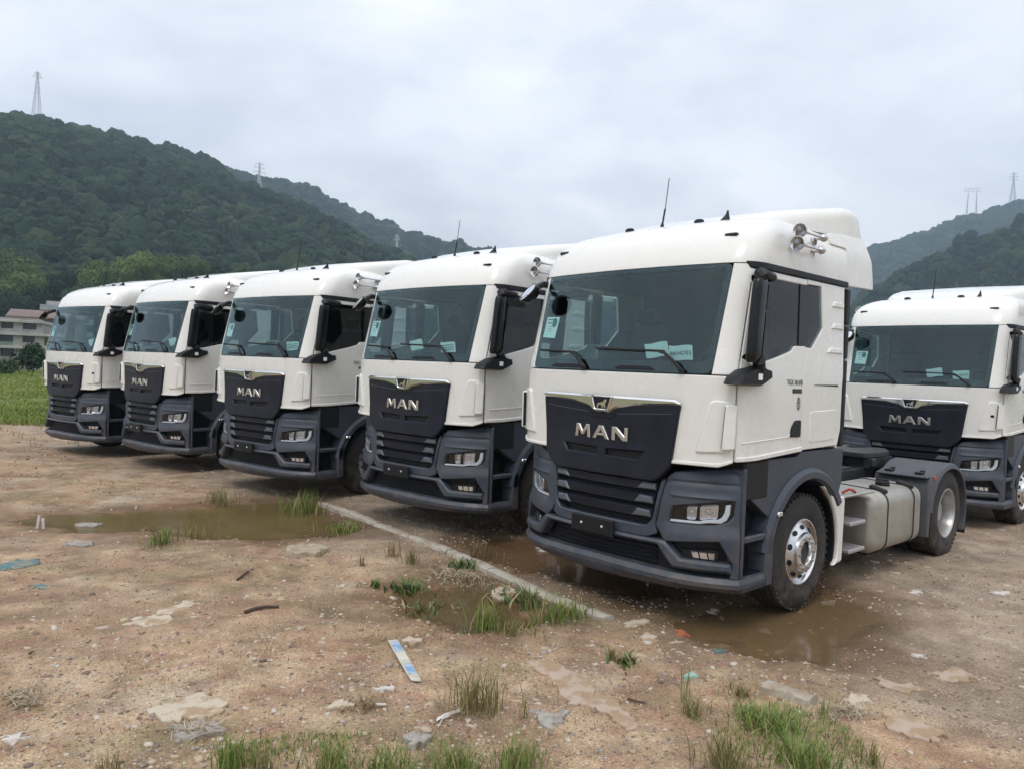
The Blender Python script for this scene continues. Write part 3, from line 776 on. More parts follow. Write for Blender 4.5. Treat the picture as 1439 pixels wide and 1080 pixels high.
        ang = [math.radians(a) for a in range(172, 33, -6)]
        ro = [(cy + .79 * math.cos(a) * (1 if a > 1.57 else 1), cz + .76 * math.sin(a)) for a in ang]
        ri = [(cy + .655 * math.cos(a), cz + .655 * math.sin(a)) for a in ang]
        mb = MB(); n = len(ang)
        sectn = []
        for (oy, oz), (iy, iz) in zip(ro, ri):
            my, mz = (oy + iy) / 2, (oz + iz) / 2
            sectn.append([(s * .86, iy, iz), (s * 1.195, iy, iz), (s * 1.228, iy + (my - iy) * .35, iz + (mz - iz) * .35), (s * 1.228, my + (oy - my) * .4, mz + (oz - mz) * .4), (s * 1.196, oy, oz), (s * .86, oy, oz)])
        mb.ring(sectn)
        ff = P('front_fender', mb, 'plastic', angle=28)
        mb = MB()
        top = [(.42, 1.38), (.42, 1.10)] + [(max(.70, y), z) for y, z in [(cy + .74 * math.cos(a), cz + .72 * math.sin(a)) for a in [math.radians(t) for t in range(150, 34, -6)]]] + [(2.14, 1.10), (2.14, 1.42), (1.30, 1.42), (1.25, 1.38)]
        mb.prism(top, 'x', s * 1.06, s * 1.186, .008); sub('fender_panel', mb, 'plastic', ff)
        mb = MB(); c0 = (s * 1.225, cy - .60, cz + .41)
        mb.lathe([(0, .022), (.012, .024), (.022, .018), (.022, 0)], c0, 'x', 12, s); mb.box(c0[0] - .01, c0[0] + s * .018, c0[1] + .02, c0[1] + .06, c0[2] - .018, c0[2] + .018, .006)
        sub('side_lamp', mb, 'lamp_inner', ff)
        # white mudguard behind the wheel
        arc = [(cy + .62 * math.cos(math.radians(a)), cz + .62 * math.sin(math.radians(a))) for a in range(64, -19, -7)]
        arc[0] = (1.70, 1.09)
        poly = arc + [(2.0, .315), (2.17, .34), (2.185, .92), (2.17, .955), (2.0, .975), (1.86, 1.0), (1.76, 1.085)]
        mb = MB(); mb.prism(poly, 'x', s * 1.165, s * 1.21, .012); mg = P('mudguard', mb, 'white')
        rr = [[(s * 1.17, cy + r * math.cos(math.radians(a)), cz + r * math.sin(math.radians(a))) for a in range(62, -22, -6)] for r in (.60, .62)]
        r2 = [[(s * .86, y, z) for _, y, z in q] for q in rr]
        mb = MB(); mb.ring([list(t) for t in zip(rr[0], rr[1], r2[1], r2[0])]); sub('wheel_liner', mb, 'black', mg)
        # step box with treads and red cable
        mb = MB(); x0, x1 = X(.72, 1.10); mb.box(x0, x1, 2.24, 2.36, .36, .90, .01); mb.box(x0, X(.72, .80)[1] if s > 0 else x1, 2.36, 2.94, .30, .92, .01)
        if s < 0: mb.box(-.80, -.72, 2.36, 2.94, .30, .92, .01)
        sb = P('step_box', mb, 'chassis')
        mb = MB(); x0, x1 = X(.78, 1.185); mb.box(x0, x1, 2.19, 2.95, .925, .955, .012); sub('top_cover', mb, 'tank', sb)
        for z in (.655, .385):
            x0, x1 = X(.84, 1.19); mb = MB(); mb.box(x0, x1, 2.38, 2.74, z - .02, z + .02, .01)
            sub('tread', mb, 'step', sb)
        mb = MB(); mb.tube([(s * 1.10, 2.36, .962), (s * 1.15, 2.40, 1.0), (s * 1.165, 2.45, .985), (s * 1.16, 2.52, .965), (s * 1.10, 2.62, .965), (s * 1.05, 2.70, .962)], .012, 6); sub('cable', mb, 'red_cable', sb)
        # fuel tank
        y0, y1 = 2.94, 4.28
        sec = rnd([(s * .50, .27), (s * 1.195, .27), (s * 1.195, .905), (s * .50, .935)], .15, 8)
        def tank_r(y, k): return [(x * 1.0 if k == 0 else s * .85 + (x - s * .85) * (1 - k), y, .59 + (z - .59) * (1 - k)) for x, z in sec]
        mb = MB(); mb.ring([tank_r(y0, .24), tank_r(y0 + .012, .16), tank_r(y0 + .04, .075), tank_r(y0 + .065, .028), tank_r(y0 + .095, .0), tank_r(y0 + .12, 0), tank_r(y0 + .127, .008), tank_r(y0 + .141, .008), tank_r(y0 + .148, 0), tank_r(y1 - .148, 0), tank_r(y1 - .141, .008), tank_r(y1 - .127, .008), tank_r(y1 - .12, 0), tank_r(y1 - .095, 0), tank_r(y1 - .065, .028), tank_r(y1 - .04, .075), tank_r(y1 - .012, .16), tank_r(y1, .24)])
        tk = P('fuel_tank', mb, 'tank', angle=40)
        for y in (y0 + .36, y1 - .25):
            mb = MB(); o = [(x, z) for x, z in sec]; big = [(s * .85 + (x - s * .85) * 1.02, .59 + (z - .59) * 1.024) for x, z in o]
            mb.ring([[(x, y + d, z) for x, z in q] for q, d in ((o, -.028), (big, -.022), (big, .022), (o, .028))], True, False); st = sub('tank_strap', mb, 'tank', tk)
            mb = MB(); big2 = [(s * .85 + (x - s * .85) * 1.022, .59 + (z - .59) * 1.027) for x, z in o]
            mb.ring([[(x, y + d, z) for x, z in q] for q, d in ((o, -.045), (big2, -.042), (big2, -.028), (o, -.026))], True, False); sub('strap_edging', mb, 'rubber', tk)
            mb = MB(); x0, x1 = X(.98, 1.17); mb.box(x0, x1, y - .038, y + .038, .895, .945, .018, Matrix.Rotation(s * .25, 3, 'Y')); sub('strap_buckle', mb, 'rubber', tk)
        mb = MB(); mb.lathe([(-.03, .075), (.03, .075), (.05, .06), (.05, 0)], (s * .95, 3.72, .92), 'z', 20); mb.box(s * .95 - .07, s * .95 + .07, 3.70, 3.74, .965, .985, .006); sub('tank_cap', mb, 'black', tk)
        mb = MB(); mb.box(min(s * .42, s * .9), max(s * .42, s * .9), 3.1, 3.14, .30, .34); mb.tube([(s * 1.1, y0 + .36, .26), (s * 1.0, y0 + .30, .22), (s * .8, y0 + .33, .24)], .02, 6); sub('tank_bracket', mb, 'chassis', tk)
        # rear fender
        ry, rz = 5.067, .509
        ang = [math.radians(a) for a in range(176, -30, -6)]
        so = [(ry + .655 * math.cos(a), rz + (.60 + .02 * math.cos(2 * a)) * math.sin(a) if math.sin(a) > 0 else rz + .655 * math.sin(a)) for a in ang]
        si = [(ry + .635 * math.cos(a), rz + (.58 + .02 * math.cos(2 * a)) * math.sin(a) if math.sin(a) > 0 else rz + .635 * math.sin(a)) for a in ang]
        so = [(y, z + .03) for y, z in so]; si = [(y, z + .03) for y, z in si]
        secs = []
        for (oy, oz), (iy, iz) in zip(so, si):
            dy, dz = oy - ry, oz - rz; q = math.hypot(dy, dz); dy, dz = dy / q, dz / q
            secs.append([(s * .58, iy, iz), (s * .58, oy, oz), (s * 1.19, oy, oz), (s * 1.222, oy - dy * .02, oz - dz * .02), (s * 1.235, oy - dy * .06, oz - dz * .06), (s * 1.225, iy - dy * .05, iz - dz * .05)])
        mb = MB(); mb.ring(secs); rf = P('rear_fender', mb, 'grey_plastic', angle=30)
        mb = MB(); mb.prism([(4.36, .30), (4.42, .30), (4.44, .62), (4.55, .90), (4.62, .98), (4.62, 1.03), (4.40, .98), (4.35, .90)], 'x', s * .60, s * 1.225, .01); sub('front_plate', mb, 'grey_plastic', rf)
        mb = MB(); x0, x1 = X(.64, 1.21); mb.box(x0, x1, 4.30, 4.58, .975, 1.005, .012); sub('fender_ledge', mb, 'grey_plastic', rf)
        for xx in (.74, 1.08):
            mb = MB(); mb.box(s * xx - .04, s * xx + .04, 4.40, 4.50, 1.0, 1.035, .008); mb.box(s * xx - .015, s * xx + .015, 4.50, 4.60, 1.02, 1.05, .008)
            sub('fender_latch', mb, 'black', rf)
        mb = MB(); mb.box(s * 1.212, s * 1.232, 4.50, 4.56, .945, 1.0, .006); sub('reflector', mb, 'red_lens', rf)
        mb = MB(); mb.box(min(s * .62, s * 1.225), max(s * .62, s * 1.225), 5.66, 5.675, .20, .72, .004, Matrix.Rotation(.05, 3, 'X')); sub('mudflap', mb, 'rubber', rf)
        mb = MB(); mb.box(min(s * .62, s * 1.2), max(s * .62, s * 1.2), 4.36, 4.375, .22, .50, .004); sub('front_flap', mb, 'rubber', rf)
        make_wheel(T, s, 1.456, False); make_wheel(T, s, 5.067, True)
        # main mirror; the kerb side one sits farther back on its door
        md = 0 if s > 0 else .40
        mb = MB()
        c = [(1.222, .225), (1.245, .185), (1.29, .19), (1.312, .22), (1.308, .335), (1.232, .345)]
        rings = []
        for z, k in ((2.17, .72), (2.185, .88), (2.23, .98), (2.5, 1.0), (2.74, 1.0), (2.80, .96), (2.825, .82)):
            rr = rnd(c, .03, 3); mx_, my_ = 1.265, .265
            rings.append([(s * (mx_ + (x - mx_) * k), my_ + (y - my_) * k + (z - 2.16) * .10 + md, z) for x, y in rr])
        mb.ring(rings); mr = P('main_mirror', mb, 'gloss_black')
        mb = MB()
        for za, zb in ((2.20, 2.56), (2.59, 2.79)):
            mb.add([(s * 1.236, .347 + md + (za - 2.16) * .10, za), (s * 1.302, .341 + md + (za - 2.16) * .10, za), (s * 1.302, .341 + md + (zb - 2.16) * .10, zb), (s * 1.236, .347 + md + (zb - 2.16) * .10, zb)], [(0, 1, 2, 3)])
        sub('mirror_glass', mb, 'mirror', mr)
        mb = MB()
        mb.tube([(s * 1.19, .66 + md, 2.875), (s * 1.215, .45 + md, 2.89), (s * 1.25, .335 + md, 2.875), (s * 1.31, .315 + md, 2.83)], [.036, .042, .042, .034], 8); sub('upper_arm', mb, 'black', mr)
        foot = [(.02, 1.99), (.42, 1.985), (.60, 2.06), (.585, 2.12), (.50, 2.13), (.44, 2.16), (.20, 2.115), (.06, 2.05)]
        mb = MB()
        rings = []
        for x, k in ((1.15, .9), (1.21, 1.0), (1.255, .95), (1.29, .8)):
            rings.append([(s * x, .33 + md + (y - .33) * k, 2.06 + (z - 2.06) * k) for y, z in foot])
        mb.ring(rings); mb.tube([(s * 1.25, .40 + md, 2.12), (s * 1.29, .32 + md, 2.19)], .05, 8); ft = sub('mirror_foot', mb, 'black', mr)
        mb = MB(); mb.box(s * 1.288, s * 1.296, .325 + md, .385 + md, 2.035, 2.085, .003); sub('white_badge', mb, 'paper', mr)
        # horns on the roof side
        for hz, yy in ((3.295, .93), (3.18, .88)):
            mb = MB(); xx = 1.262 + (.0 if hz > 3.2 else .008)
            mb.lathe([(.07, 0.0), (.06, .016), (.03, .034), (.008, .050), (-.002, .059), (.002, .063), (.012, .062), (.030, .046), (.065, .027), (.11, .014), (.20, .009), (.40, .009)], (s * xx, yy, hz), 'y', 24)
            mb.blob((s * xx, yy + .44, hz), (.036, .044, .036), 2, 0); mb.lathe([(-.11, .020), (.0, .016)], (s * xx, yy + .44, hz), 'x', 10, s); mb.lathe([(0, .035), (-.02, .03), (-.02, 0)], (s * (xx - .075), yy + .44, hz - .02), 'x', 10, s)
            mb.tube([(s * xx, yy + .15, hz), (s * (xx - .1), yy + .15, hz)], .01, 6)
            P('air_horn', mb, 'horn')
    # oval front mirror on an arm at the top of the kerb side pillar
    mb = MB(); mb.tube([(-1.09, .36, 2.90), (-1.09, .27, 2.90), (-1.08, .18, 2.86), (-1.06, .12, 2.82)], [.034, .036, .034, .030], 8)
    O = Vector((-1.055, .055, 2.79)); Mx = Matrix.Rotation(math.radians(-38), 3, 'X') @ Matrix.Rotation(math.radians(-20), 3, 'Z')
    def ov(y, k): return [tuple(O + Mx @ Vector((math.cos(q) * .145 * k, y, math.sin(q) * .105 * k))) for q in [2 * math.pi * i / 24 for i in range(24)]]
    mb.ring([ov(.075, .45), ov(.06, .75), ov(.02, .97), ov(-.012, 1.0), ov(-.022, .96), ov(-.018, .86)])
    fm = P('front_mirror', mb, 'gloss_black')
    mb = MB(); mb.add(ov(-.0185, .85), [tuple(range(24))]); sub('mirror_glass', mb, 'mirror', fm)
    # ---- chassis
    mb = MB()
    for s in (-1, 1): mb.box(s * .38 - .04, s * .38 + .04, .60, 5.85, .72, 1.0, .008)
    for y in (2.3, 3.2, 4.1, 4.5, 5.6): mb.box(-.36, .36, y - .05, y + .05, .76, .96, .008)
    mb.box(-.85, .85, .46, 1.0, .50, 1.30, .05); mb.box(-.5, .5, 1.0, 2.15, .52, 1.38, .06); mb.box(-.92, .92, 1.38, 1.54, .40, .56, .03)
    mb.box(-.75, .75, 4.98, 5.16, .42, .62, .05); mb.blob((0, 5.07, .52), (.24, .28, .26), 2, 0)
    mb.box(-1.04, 1.04, .5, 2.02, 1.37, 1.43, .02)
    ch = P('chassis', mb, 'chassis')
    mb = MB(); mb.box(-.80, .80, 2.2, 2.9, 1.02, 1.045, .006); mb.box(-.40, .40, 2.9, 4.2, 1.005, 1.025, .006); sub('deck_plate', mb, 'chassis', ch)
    for k in range(5):
        mb = MB(); z0 = 1.38 + .04 * (k % 2); x0 = .25 + .10 * k
        mb.tube([(x0, 2.07, 1.32 + .02 * k), (x0 + .05, 2.2, 1.25), (x0 + .02, 2.45, 1.16 + .02 * (k % 3)), (x0 * .7, 2.8, 1.10), (x0 * .55, 3.3, 1.08), (x0 * .5, 4.0, 1.07)], .016, 6)
        sub('air_hose', mb, 'rubber', ch)
    mb = MB(); mb.box(.55, .72, 2.15, 2.28, 1.16, 1.24, .01); mb.box(.30, .50, 2.16, 2.26, 1.18, 1.27, .01); mb.lathe([(0, .035), (.08, .035), (.1, .02), (.1, 0)], (.62, 2.6, 1.05), 'z', 12); mb.lathe([(0, .03), (.05, .03), (.05, 0)], (.45, 2.75, 1.05), 'z', 10); sub('coupling', mb, 'steel', ch)
    mb = MB(); mb.box(-.52, .52, 4.52, 4.62, 1.02, 1.12, .01)
    fw = [(-.44, 4.42), (.44, 4.42), (.50, 4.8), (.46, 5.15), (.30, 5.45), (.16, 5.45), (.05, 5.05), (-.05, 5.05), (-.16, 5.45), (-.30, 5.45), (-.46, 5.15), (-.50, 4.8)]
    mb.prism(fw, 'z', 1.12, 1.19, .012); mb.box(-.48, -.40, 4.5, 5.2, 1.0, 1.12); mb.box(.40, .48, 4.5, 5.2, 1.0, 1.12); P('fifth_wheel', mb, 'chassis')
    mb = MB(); mb.box(-.85, .85, 5.78, 5.85, .72, .86, .01); rb = P('rear_bar', mb, 'chassis')
    for s in (-1, 1): mb = MB(); mb.box(s * .62 - .16, s * .62 + .16, 5.85, 5.89, .73, .85, .01); sub('tail_lamp', mb, 'red_lens', rb)
    # ---- badge and sticker
    mb = text_mb('TGX 18.470', .064, .001, lambda x, y, z: cab(sY(.955 + x * .86, 2.0), 2.005 + y, .003 + z)); P('badge', mb, 'dark_print', smooth=False)
    mb = MB(); panel(mb, cab, side_poly([(1.06, 1.935), (1.225, 1.935), (1.225, 1.972), (1.06, 1.972)]), (), .003, .004, .1, .001); bg = P('badge_plate', mb, 'black')
    mb = MB()
    for k in range(3): panel(mb, cab, side_poly([(1.085 + .05 * k, 1.945), (1.112 + .05 * k, 1.945), (1.112 + .05 * k, 1.962), (1.085 + .05 * k, 1.962)]), (), .0042, .002, .1, .0005)
    sub('badge_mark', mb, 'plastic_light', bg)
    mb = MB()
    o = [(1.175 + math.cos(q) * .03, 1.845 + math.sin(q) * .058) for q in [2 * math.pi * i / 18 for i in range(18)]]; i_ = inset(o, .006)
    panel(mb, cab, side_poly(o), [side_poly(i_)], .003, .003, .05, .0005); panel(mb, cab, side_poly([(1.17, 1.80), (1.18, 1.80), (1.18, 1.89), (1.17, 1.89)]), (), .003, .003, .1, .0005); panel(mb, cab, side_poly([(1.153, 1.852), (1.197, 1.852), (1.197, 1.86), (1.153, 1.86)]), (), .003, .003, .1, .0005)
    P('door_symbol', mb, 'dark_print')
    mb = MB(); panel(mb, cab, [(-sX(.965), 2.365), (-.775, 2.355), (-.76, 2.56), (-sX(.955), 2.565)], (), -.012, .001, .05, .0003); stk = P('windscreen_sticker', mb, 'paper')
    mb = MB()
    for r in range(2):
        for k in range(6): x0 = -.93 + .018 * k; z = 2.532 - .032 * r; panel(mb, cab, [(x0, z), (x0 + .013, z), (x0 + .013, z + .012), (x0, z + .012)], (), -.0105, .001, .05, .0002)
    sub('print', mb, 'dark_print', stk)
    mb = MB()
    for r in range(3):
        for k in range(4): x0 = -.905 + .016 * k; z = 2.465 - .022 * r; panel(mb, cab, [(x0, z), (x0 + .010, z), (x0 + .010, z + .010), (x0, z + .010)], (), -.0105, .001, .05, .0002)
    sub('print', mb, 'pink_print', stk)
    mb = MB(); panel(mb, cab, [(-.818 + math.cos(q) * .036, 2.505 + math.sin(q) * .046) for q in [2 * math.pi * i / 18 for i in range(18)]], (), -.009, .001, .05, .0002); sub('disc', mb, 'green_disc', stk)
    return T

def copy_tree(o, parent=None, skip=()):
    c = o.copy(); C.objects.link(c); c.parent = parent
    for ch in o.children:
        if ch.name.split('.')[0] not in skip: copy_tree(ch, c)
    return c
TRUCKS = [  # x, y, heading, z
    (.810, 6.742, -.823, 0.0, 'white tractor truck nearest the camera, its silver fuel tank in view'),
    (-1.320, 9.409, -.745, .035, 'white tractor truck directly left of the nearest one, kerb running past its front corner'),
    (-3.914, 11.482, -.662, .012, 'white tractor truck third from the camera in the row, standing right behind the muddy puddle'),
    (-6.635, 13.726, -.699, .019, 'white tractor truck fourth in the row, next to the farthest one'),
    (-9.018, 15.383, -.635, -.029, 'white tractor truck farthest away at the left end of the row, without a plate holder'),
    (6.047, 11.643, -.836, -.015, 'white tractor truck at the right edge, behind the nearest truck')]
T0 = make_truck()
trucks = []
_plain = [o for o in T0.children]
for i, (x, y, th, z, lab) in enumerate(TRUCKS):
    t = T0 if i == 0 else copy_tree(T0, None, ('plate_holder',) if i == 4 else ())
    t.location = (x, y, z); t.rotation_euler = (0, 0, th)
    tag(t, lab, 'truck', 'white tractor trucks parked on the dirt yard'); trucks.append(t)
for i in (4, 5):   # round hole cover on the front corner
    mb = MB(); panel(mb, cab, [(1.03 + math.cos(q) * .02, 1.66 + math.sin(q) * .02) for q in [2 * math.pi * k / 14 for k in range(14)]], (), .0245, .006, .05, .001)
    mb.build('hole_cover', M['black'], trucks[i])
# sheets of paper lying on the dashboards against the windscreens
def on_truck(i, x, y, z): 
    X, Y, th, Z, _ = TRUCKS[i]; c, s = math.cos(th), math.sin(th); return (X + x * c - y * s, Y + x * s + y * c, Z + z)
PAPERS = [(0, .42, .23, 'blank bluish paper sheet on the dashboard behind the windscreen of the nearest truck', 0), (0, .67, .21, 'paper sheet lettered in dark characters, leaning on the windscreen of the nearest truck', 1),
          (1, .02, .22, 'blank pale sheet lying on the dashboard of the truck left of the nearest one', 0), (1, .60, .22, 'printed sheet on the dashboard of the truck left of the nearest one', 1),
          (2, .78, .24, 'papers leaning in the windscreen corner of the truck behind the puddle', 1), (3, .74, .24, 'paper lying in the windscreen corner of the fourth truck in the row', 0),
          (4, .78, .24, 'paper lying in the windscreen corner of the farthest truck', 0), (5, .26, .22, 'blank bluish sheet on the dashboard of the truck at the right edge', 0), (5, .62, .21, 'small sheet with dark lettering on the dashboard of the truck at the right edge', 1)]
for i, x, w, lab, txt in PAPERS:
    yb = cab(sX(x), 2.19)[1] + .055; th = TRUCKS[i][2]
    mb = MB(); n = 5
    tilt = 1.05
    def PP(a, b, o=0.0): return (a, -b * math.cos(tilt) * .35 + .0 - o, b * math.sin(tilt) + .006 * math.sin(a * 25))
    rings = [[PP(-w / 2 + w * k / n, 0), PP(-w / 2 + w * k / n, .14), PP(-w / 2 + w * k / n, .14, -.001), PP(-w / 2 + w * k / n, 0, -.001)] for k in range(n + 1)]
    mb.ring(rings)
    o = mb.build('paper_sheet', M['paper']); tag(o, lab, 'paper', 'paper sheets on the dashboards')
    o.location = on_truck(i, x, yb + (.03 if txt else .07), 2.172 if txt else 2.195); o.rotation_euler = (0, 0 if txt else -.10, th + (.17 if txt else .05))
    if txt:
        if i in (0, 5): q = text_mb('8804DE5', .052, .0003, lambda a, b, z: PP(a - .098, b + .05, .003))
        else:
            q = MB()
            for r in range(3):
                for k in range(8): q.add([PP(-w * .42 + k * w * .105, .03 + r * .03, .002), PP(-w * .42 + k * w * .105 + w * .07, .03 + r * .03, .002), PP(-w * .42 + k * w * .105 + w * .07, .045 + r * .03, .002), PP(-w * .42 + k * w * .105, .045 + r * .03, .002)], [(0, 1, 2, 3)])
        q.build('print', M['dark_print'], o, smooth=False)
# ------------------------------------------------------------------ ground
def vnoise(x, y, seed=0, octv=4, lac=2.0, gain=0.5):
    """value noise on arrays"""
    out = np.zeros_like(x); amp = 1.0; tot = 0.0; fx = 1.0
    tab = np.random.default_rng(seed + 100).random((256, 256))
    for o in range(octv):
        X, Y = x * fx + 17.3 * o, y * fx + 9.1 * o
        xi, yi = np.floor(X).astype(int), np.floor(Y).astype(int); u, v = X - xi, Y - yi
        u = u * u * (3 - 2 * u); v = v * v * (3 - 2 * v)
        a, b, c, d = tab[xi & 255, yi & 255], tab[(xi + 1) & 255, yi & 255], tab[xi & 255, (yi + 1) & 255], tab[(xi + 1) & 255, (yi + 1) & 255]
        out += amp * ((a * (1 - u) + b * u) * (1 - v) + (c * (1 - u) + d * u) * v); tot += amp; amp *= gain; fx *= lac
    return out / tot
def sdist(px, py, poly):
    """signed distance to a polygon, negative inside"""
    d = np.full(px.shape, 1e9)
    for (x1, y1), (x2, y2) in zip(poly, poly[1:] + poly[:1]):
        ex, ey = x2 - x1, y2 - y1; t = np.clip(((px - x1) * ex + (py - y1) * ey) / (ex * ex + ey * ey + 1e-12), 0, 1)
        d = np.minimum(d, (px - x1 - t * ex) ** 2 + (py - y1 - t * ey) ** 2)
    d = np.sqrt(d); return np.where(pip(px, py, poly), -d, d)
def sstep(a, b, x): t = np.clip((x - a) / (b - a), 0, 1); return t * t * (3 - 2 * t)
def ldist(px, py, pts):
    d = np.full(px.shape, 1e9)
    for (x1, y1), (x2, y2) in zip(pts, pts[1:]):
        ex, ey = x2 - x1, y2 - y1; t = np.clip(((px - x1) * ex + (py - y1) * ey) / (ex * ex + ey * ey + 1e-12), 0, 1)
        d = np.minimum(d, (px - x1 - t * ex) ** 2 + (py - y1 - t * ey) ** 2)
    return np.sqrt(d)

# puddle outlines on the ground (metres)
PUD = {
 'left': [G(*p) for p in [(30, 730), (60, 718), (160, 716), (260, 712), (300, 708), (370, 700), (440, 706), (500, 735), (480, 752), (400, 756), (300, 754), (250, 750), (200, 744), (90, 744)]],
 'kerb': [G(*p) for p in [(545, 838), (560, 822), (620, 812), (690, 818), (730, 845), (750, 872), (700, 886), (640, 876), (580, 862)]],
 'front': [G(*p) for p in [(660, 772), (700, 752), (800, 752), (880, 800), (960, 835), (900, 850), (830, 822), (770, 808), (720, 800)]],
 'wheel': [G(*p) for p in [(960, 870), (1010, 850), (1090, 838), (1140, 815), (1200, 838), (1240, 872), (1225, 905), (1170, 922), (1110, 918), (1050, 905), (1000, 893)]],
}
WATER_Z = -0.030
KERB_A = [G(*p, .02) for p in [(450, 705), (505, 725), (560, 745), (625, 771), (690, 800), (735, 819), (780, 838), (820, 853), (856, 867)]]
KERB_B = [G(*p, .02) for p in [(1074, 960), (1145, 984)]]
TRK_Z = [(t[0] - math.sin(t[2]) * 1.5, t[1] + math.cos(t[2]) * 1.5, t[3]) for t in TRUCKS]
RUTS = [[G(*p) for p in l] for l in ([(1439, 905), (1330, 880), (1230, 845), (1200, 800)], [(1439, 860), (1360, 842), (1270, 815), (1240, 790)], [(0, 690), (120, 676), (260, 664), (330, 655)], [(0, 665), (140, 652), (280, 640)],
    [(0, 920), (140, 880), (300, 830), (420, 800), (520, 775)], [(60, 990), (220, 930), (380, 880), (500, 850)], [(1439, 1000), (1330, 985), (1220, 940), (1150, 930)])]
def ground_z(x, y, detail=True):
    x = np.asarray(x, float); y = np.asarray(y, float)
    r = np.hypot(x, y - 4)
    z = (vnoise(x * .35, y * .35, 1, 3) - .5) * .06 + (vnoise(x * 1.6, y * 1.6, 2, 4) - .5) * .035
    if detail: z = z + (vnoise(x * 6, y * 6, 3, 4, 2.1, .62) - .5) * .030 * np.clip(1.4 - r / 30, 0.2, 1)
    # mound of earth on the camera side of the kerb line
    z = z + .04 * sstep(1.5, 0, ldist(x, y, KERB_A)) * 0.3
    for tx, ty, tz in TRK_Z:
        k = np.exp(-((x - tx) ** 2 + (y - ty) ** 2) / (2 * 1.6 ** 2)); z = z * (1 - .7 * k) + tz * k
    # wheel ruts of trucks coming and going
    for pts in RUTS:
        q = ldist(x, y, pts) + (vnoise(x * 3, y * 3, 14, 2) - .5) * .05
        z = z - .026 * np.exp(-(q / .13) ** 2) + .014 * np.exp(-((q - .24) / .07) ** 2)
    for p in PUD.values():
        s = sdist(x, y, p) + (vnoise(x * 1.9, y * 1.9, 5, 5, 2.1, .6) - .5) * .80
        z = z * (1 - .75 * sstep(.8, .1, s)) - .065 * sstep(.22, -.20, s)
    kb = np.minimum(ldist(x, y, KERB_A), ldist(x, y, KERB_B))
    z = np.where(kb < .5, z * (1 - .6 * sstep(.5, .1, kb)) - .01 * sstep(.4, .1, kb), z)
    return z
_LX, _LY, _LS = -14.0, 2.5, .03
_lx, _ly = np.meshgrid(np.arange(_LX, 14, _LS), np.arange(_LY, 23, _LS)); _LZ = ground_z(_lx.ravel(), _ly.ravel()).reshape(_lx.shape)
def gz(x, y):
    a, b2 = (x - _LX) / _LS, (y - _LY) / _LS
    if not (0 <= a < _LZ.shape[1] - 1 and 0 <= b2 < _LZ.shape[0] - 1): return float(ground_z(np.array([x]), np.array([y]))[0])
    i, j = int(a), int(b2); u, v = a - i, b2 - j
    return float((_LZ[j, i] * (1 - u) + _LZ[j, i + 1] * u) * (1 - v) + (_LZ[j + 1, i] * (1 - u) + _LZ[j + 1, i + 1] * u) * v)

N = 600
b_ = 8.3; a_ = 2000 / math.sinh(b_)
us_ = np.linspace(-1, 1, N)
gx = a_ * np.sinh(b_ * us_) + 0.2
gy = a_ * np.sinh(b_ * us_) + 5.2
GX, GY = np.meshgrid(gx, gy)
GX, GY = GX.ravel(), GY.ravel()
GZ = ground_z(GX, GY); far = np.hypot(GX, GY)
GZ = GZ * np.clip(1.3 - far / 400, 0, 1)
idx = np.arange(N * N).reshape(N, N)
quads = np.stack([idx[:-1, :-1], idx[:-1, 1:], idx[1:, 1:], idx[1:, :-1]], -1).reshape(-1, 4)
me = bpy.data.meshes.new('ground')
me.vertices.add(N * N); me.vertices.foreach_set('co', np.stack([GX, GY, GZ], 1).astype(np.float32).ravel())
me.loops.add(quads.size); me.loops.foreach_set('vertex_index', quads.ravel().astype(np.int32))
me.polygons.add(len(quads)); me.polygons.foreach_set('loop_start', (np.arange(len(quads)) * 4).astype(np.int32))
me.polygons.foreach_set('use_smooth', np.ones(len(quads), bool)); me.update(calc_edges=True)
def attr(name, val):
    a = me.attributes.new(name, 'FLOAT', 'POINT'); a.data.foreach_set('value', np.asarray(val, np.float32))
wet = np.zeros(N * N)
for p in PUD.values():
    s = sdist(GX, GY, p) + (vnoise(GX * 1.5, GY * 1.5, 8, 4) - .5) * .7; wet = np.maximum(wet, sstep(.80, -.1, s))
attr('wet', wet)
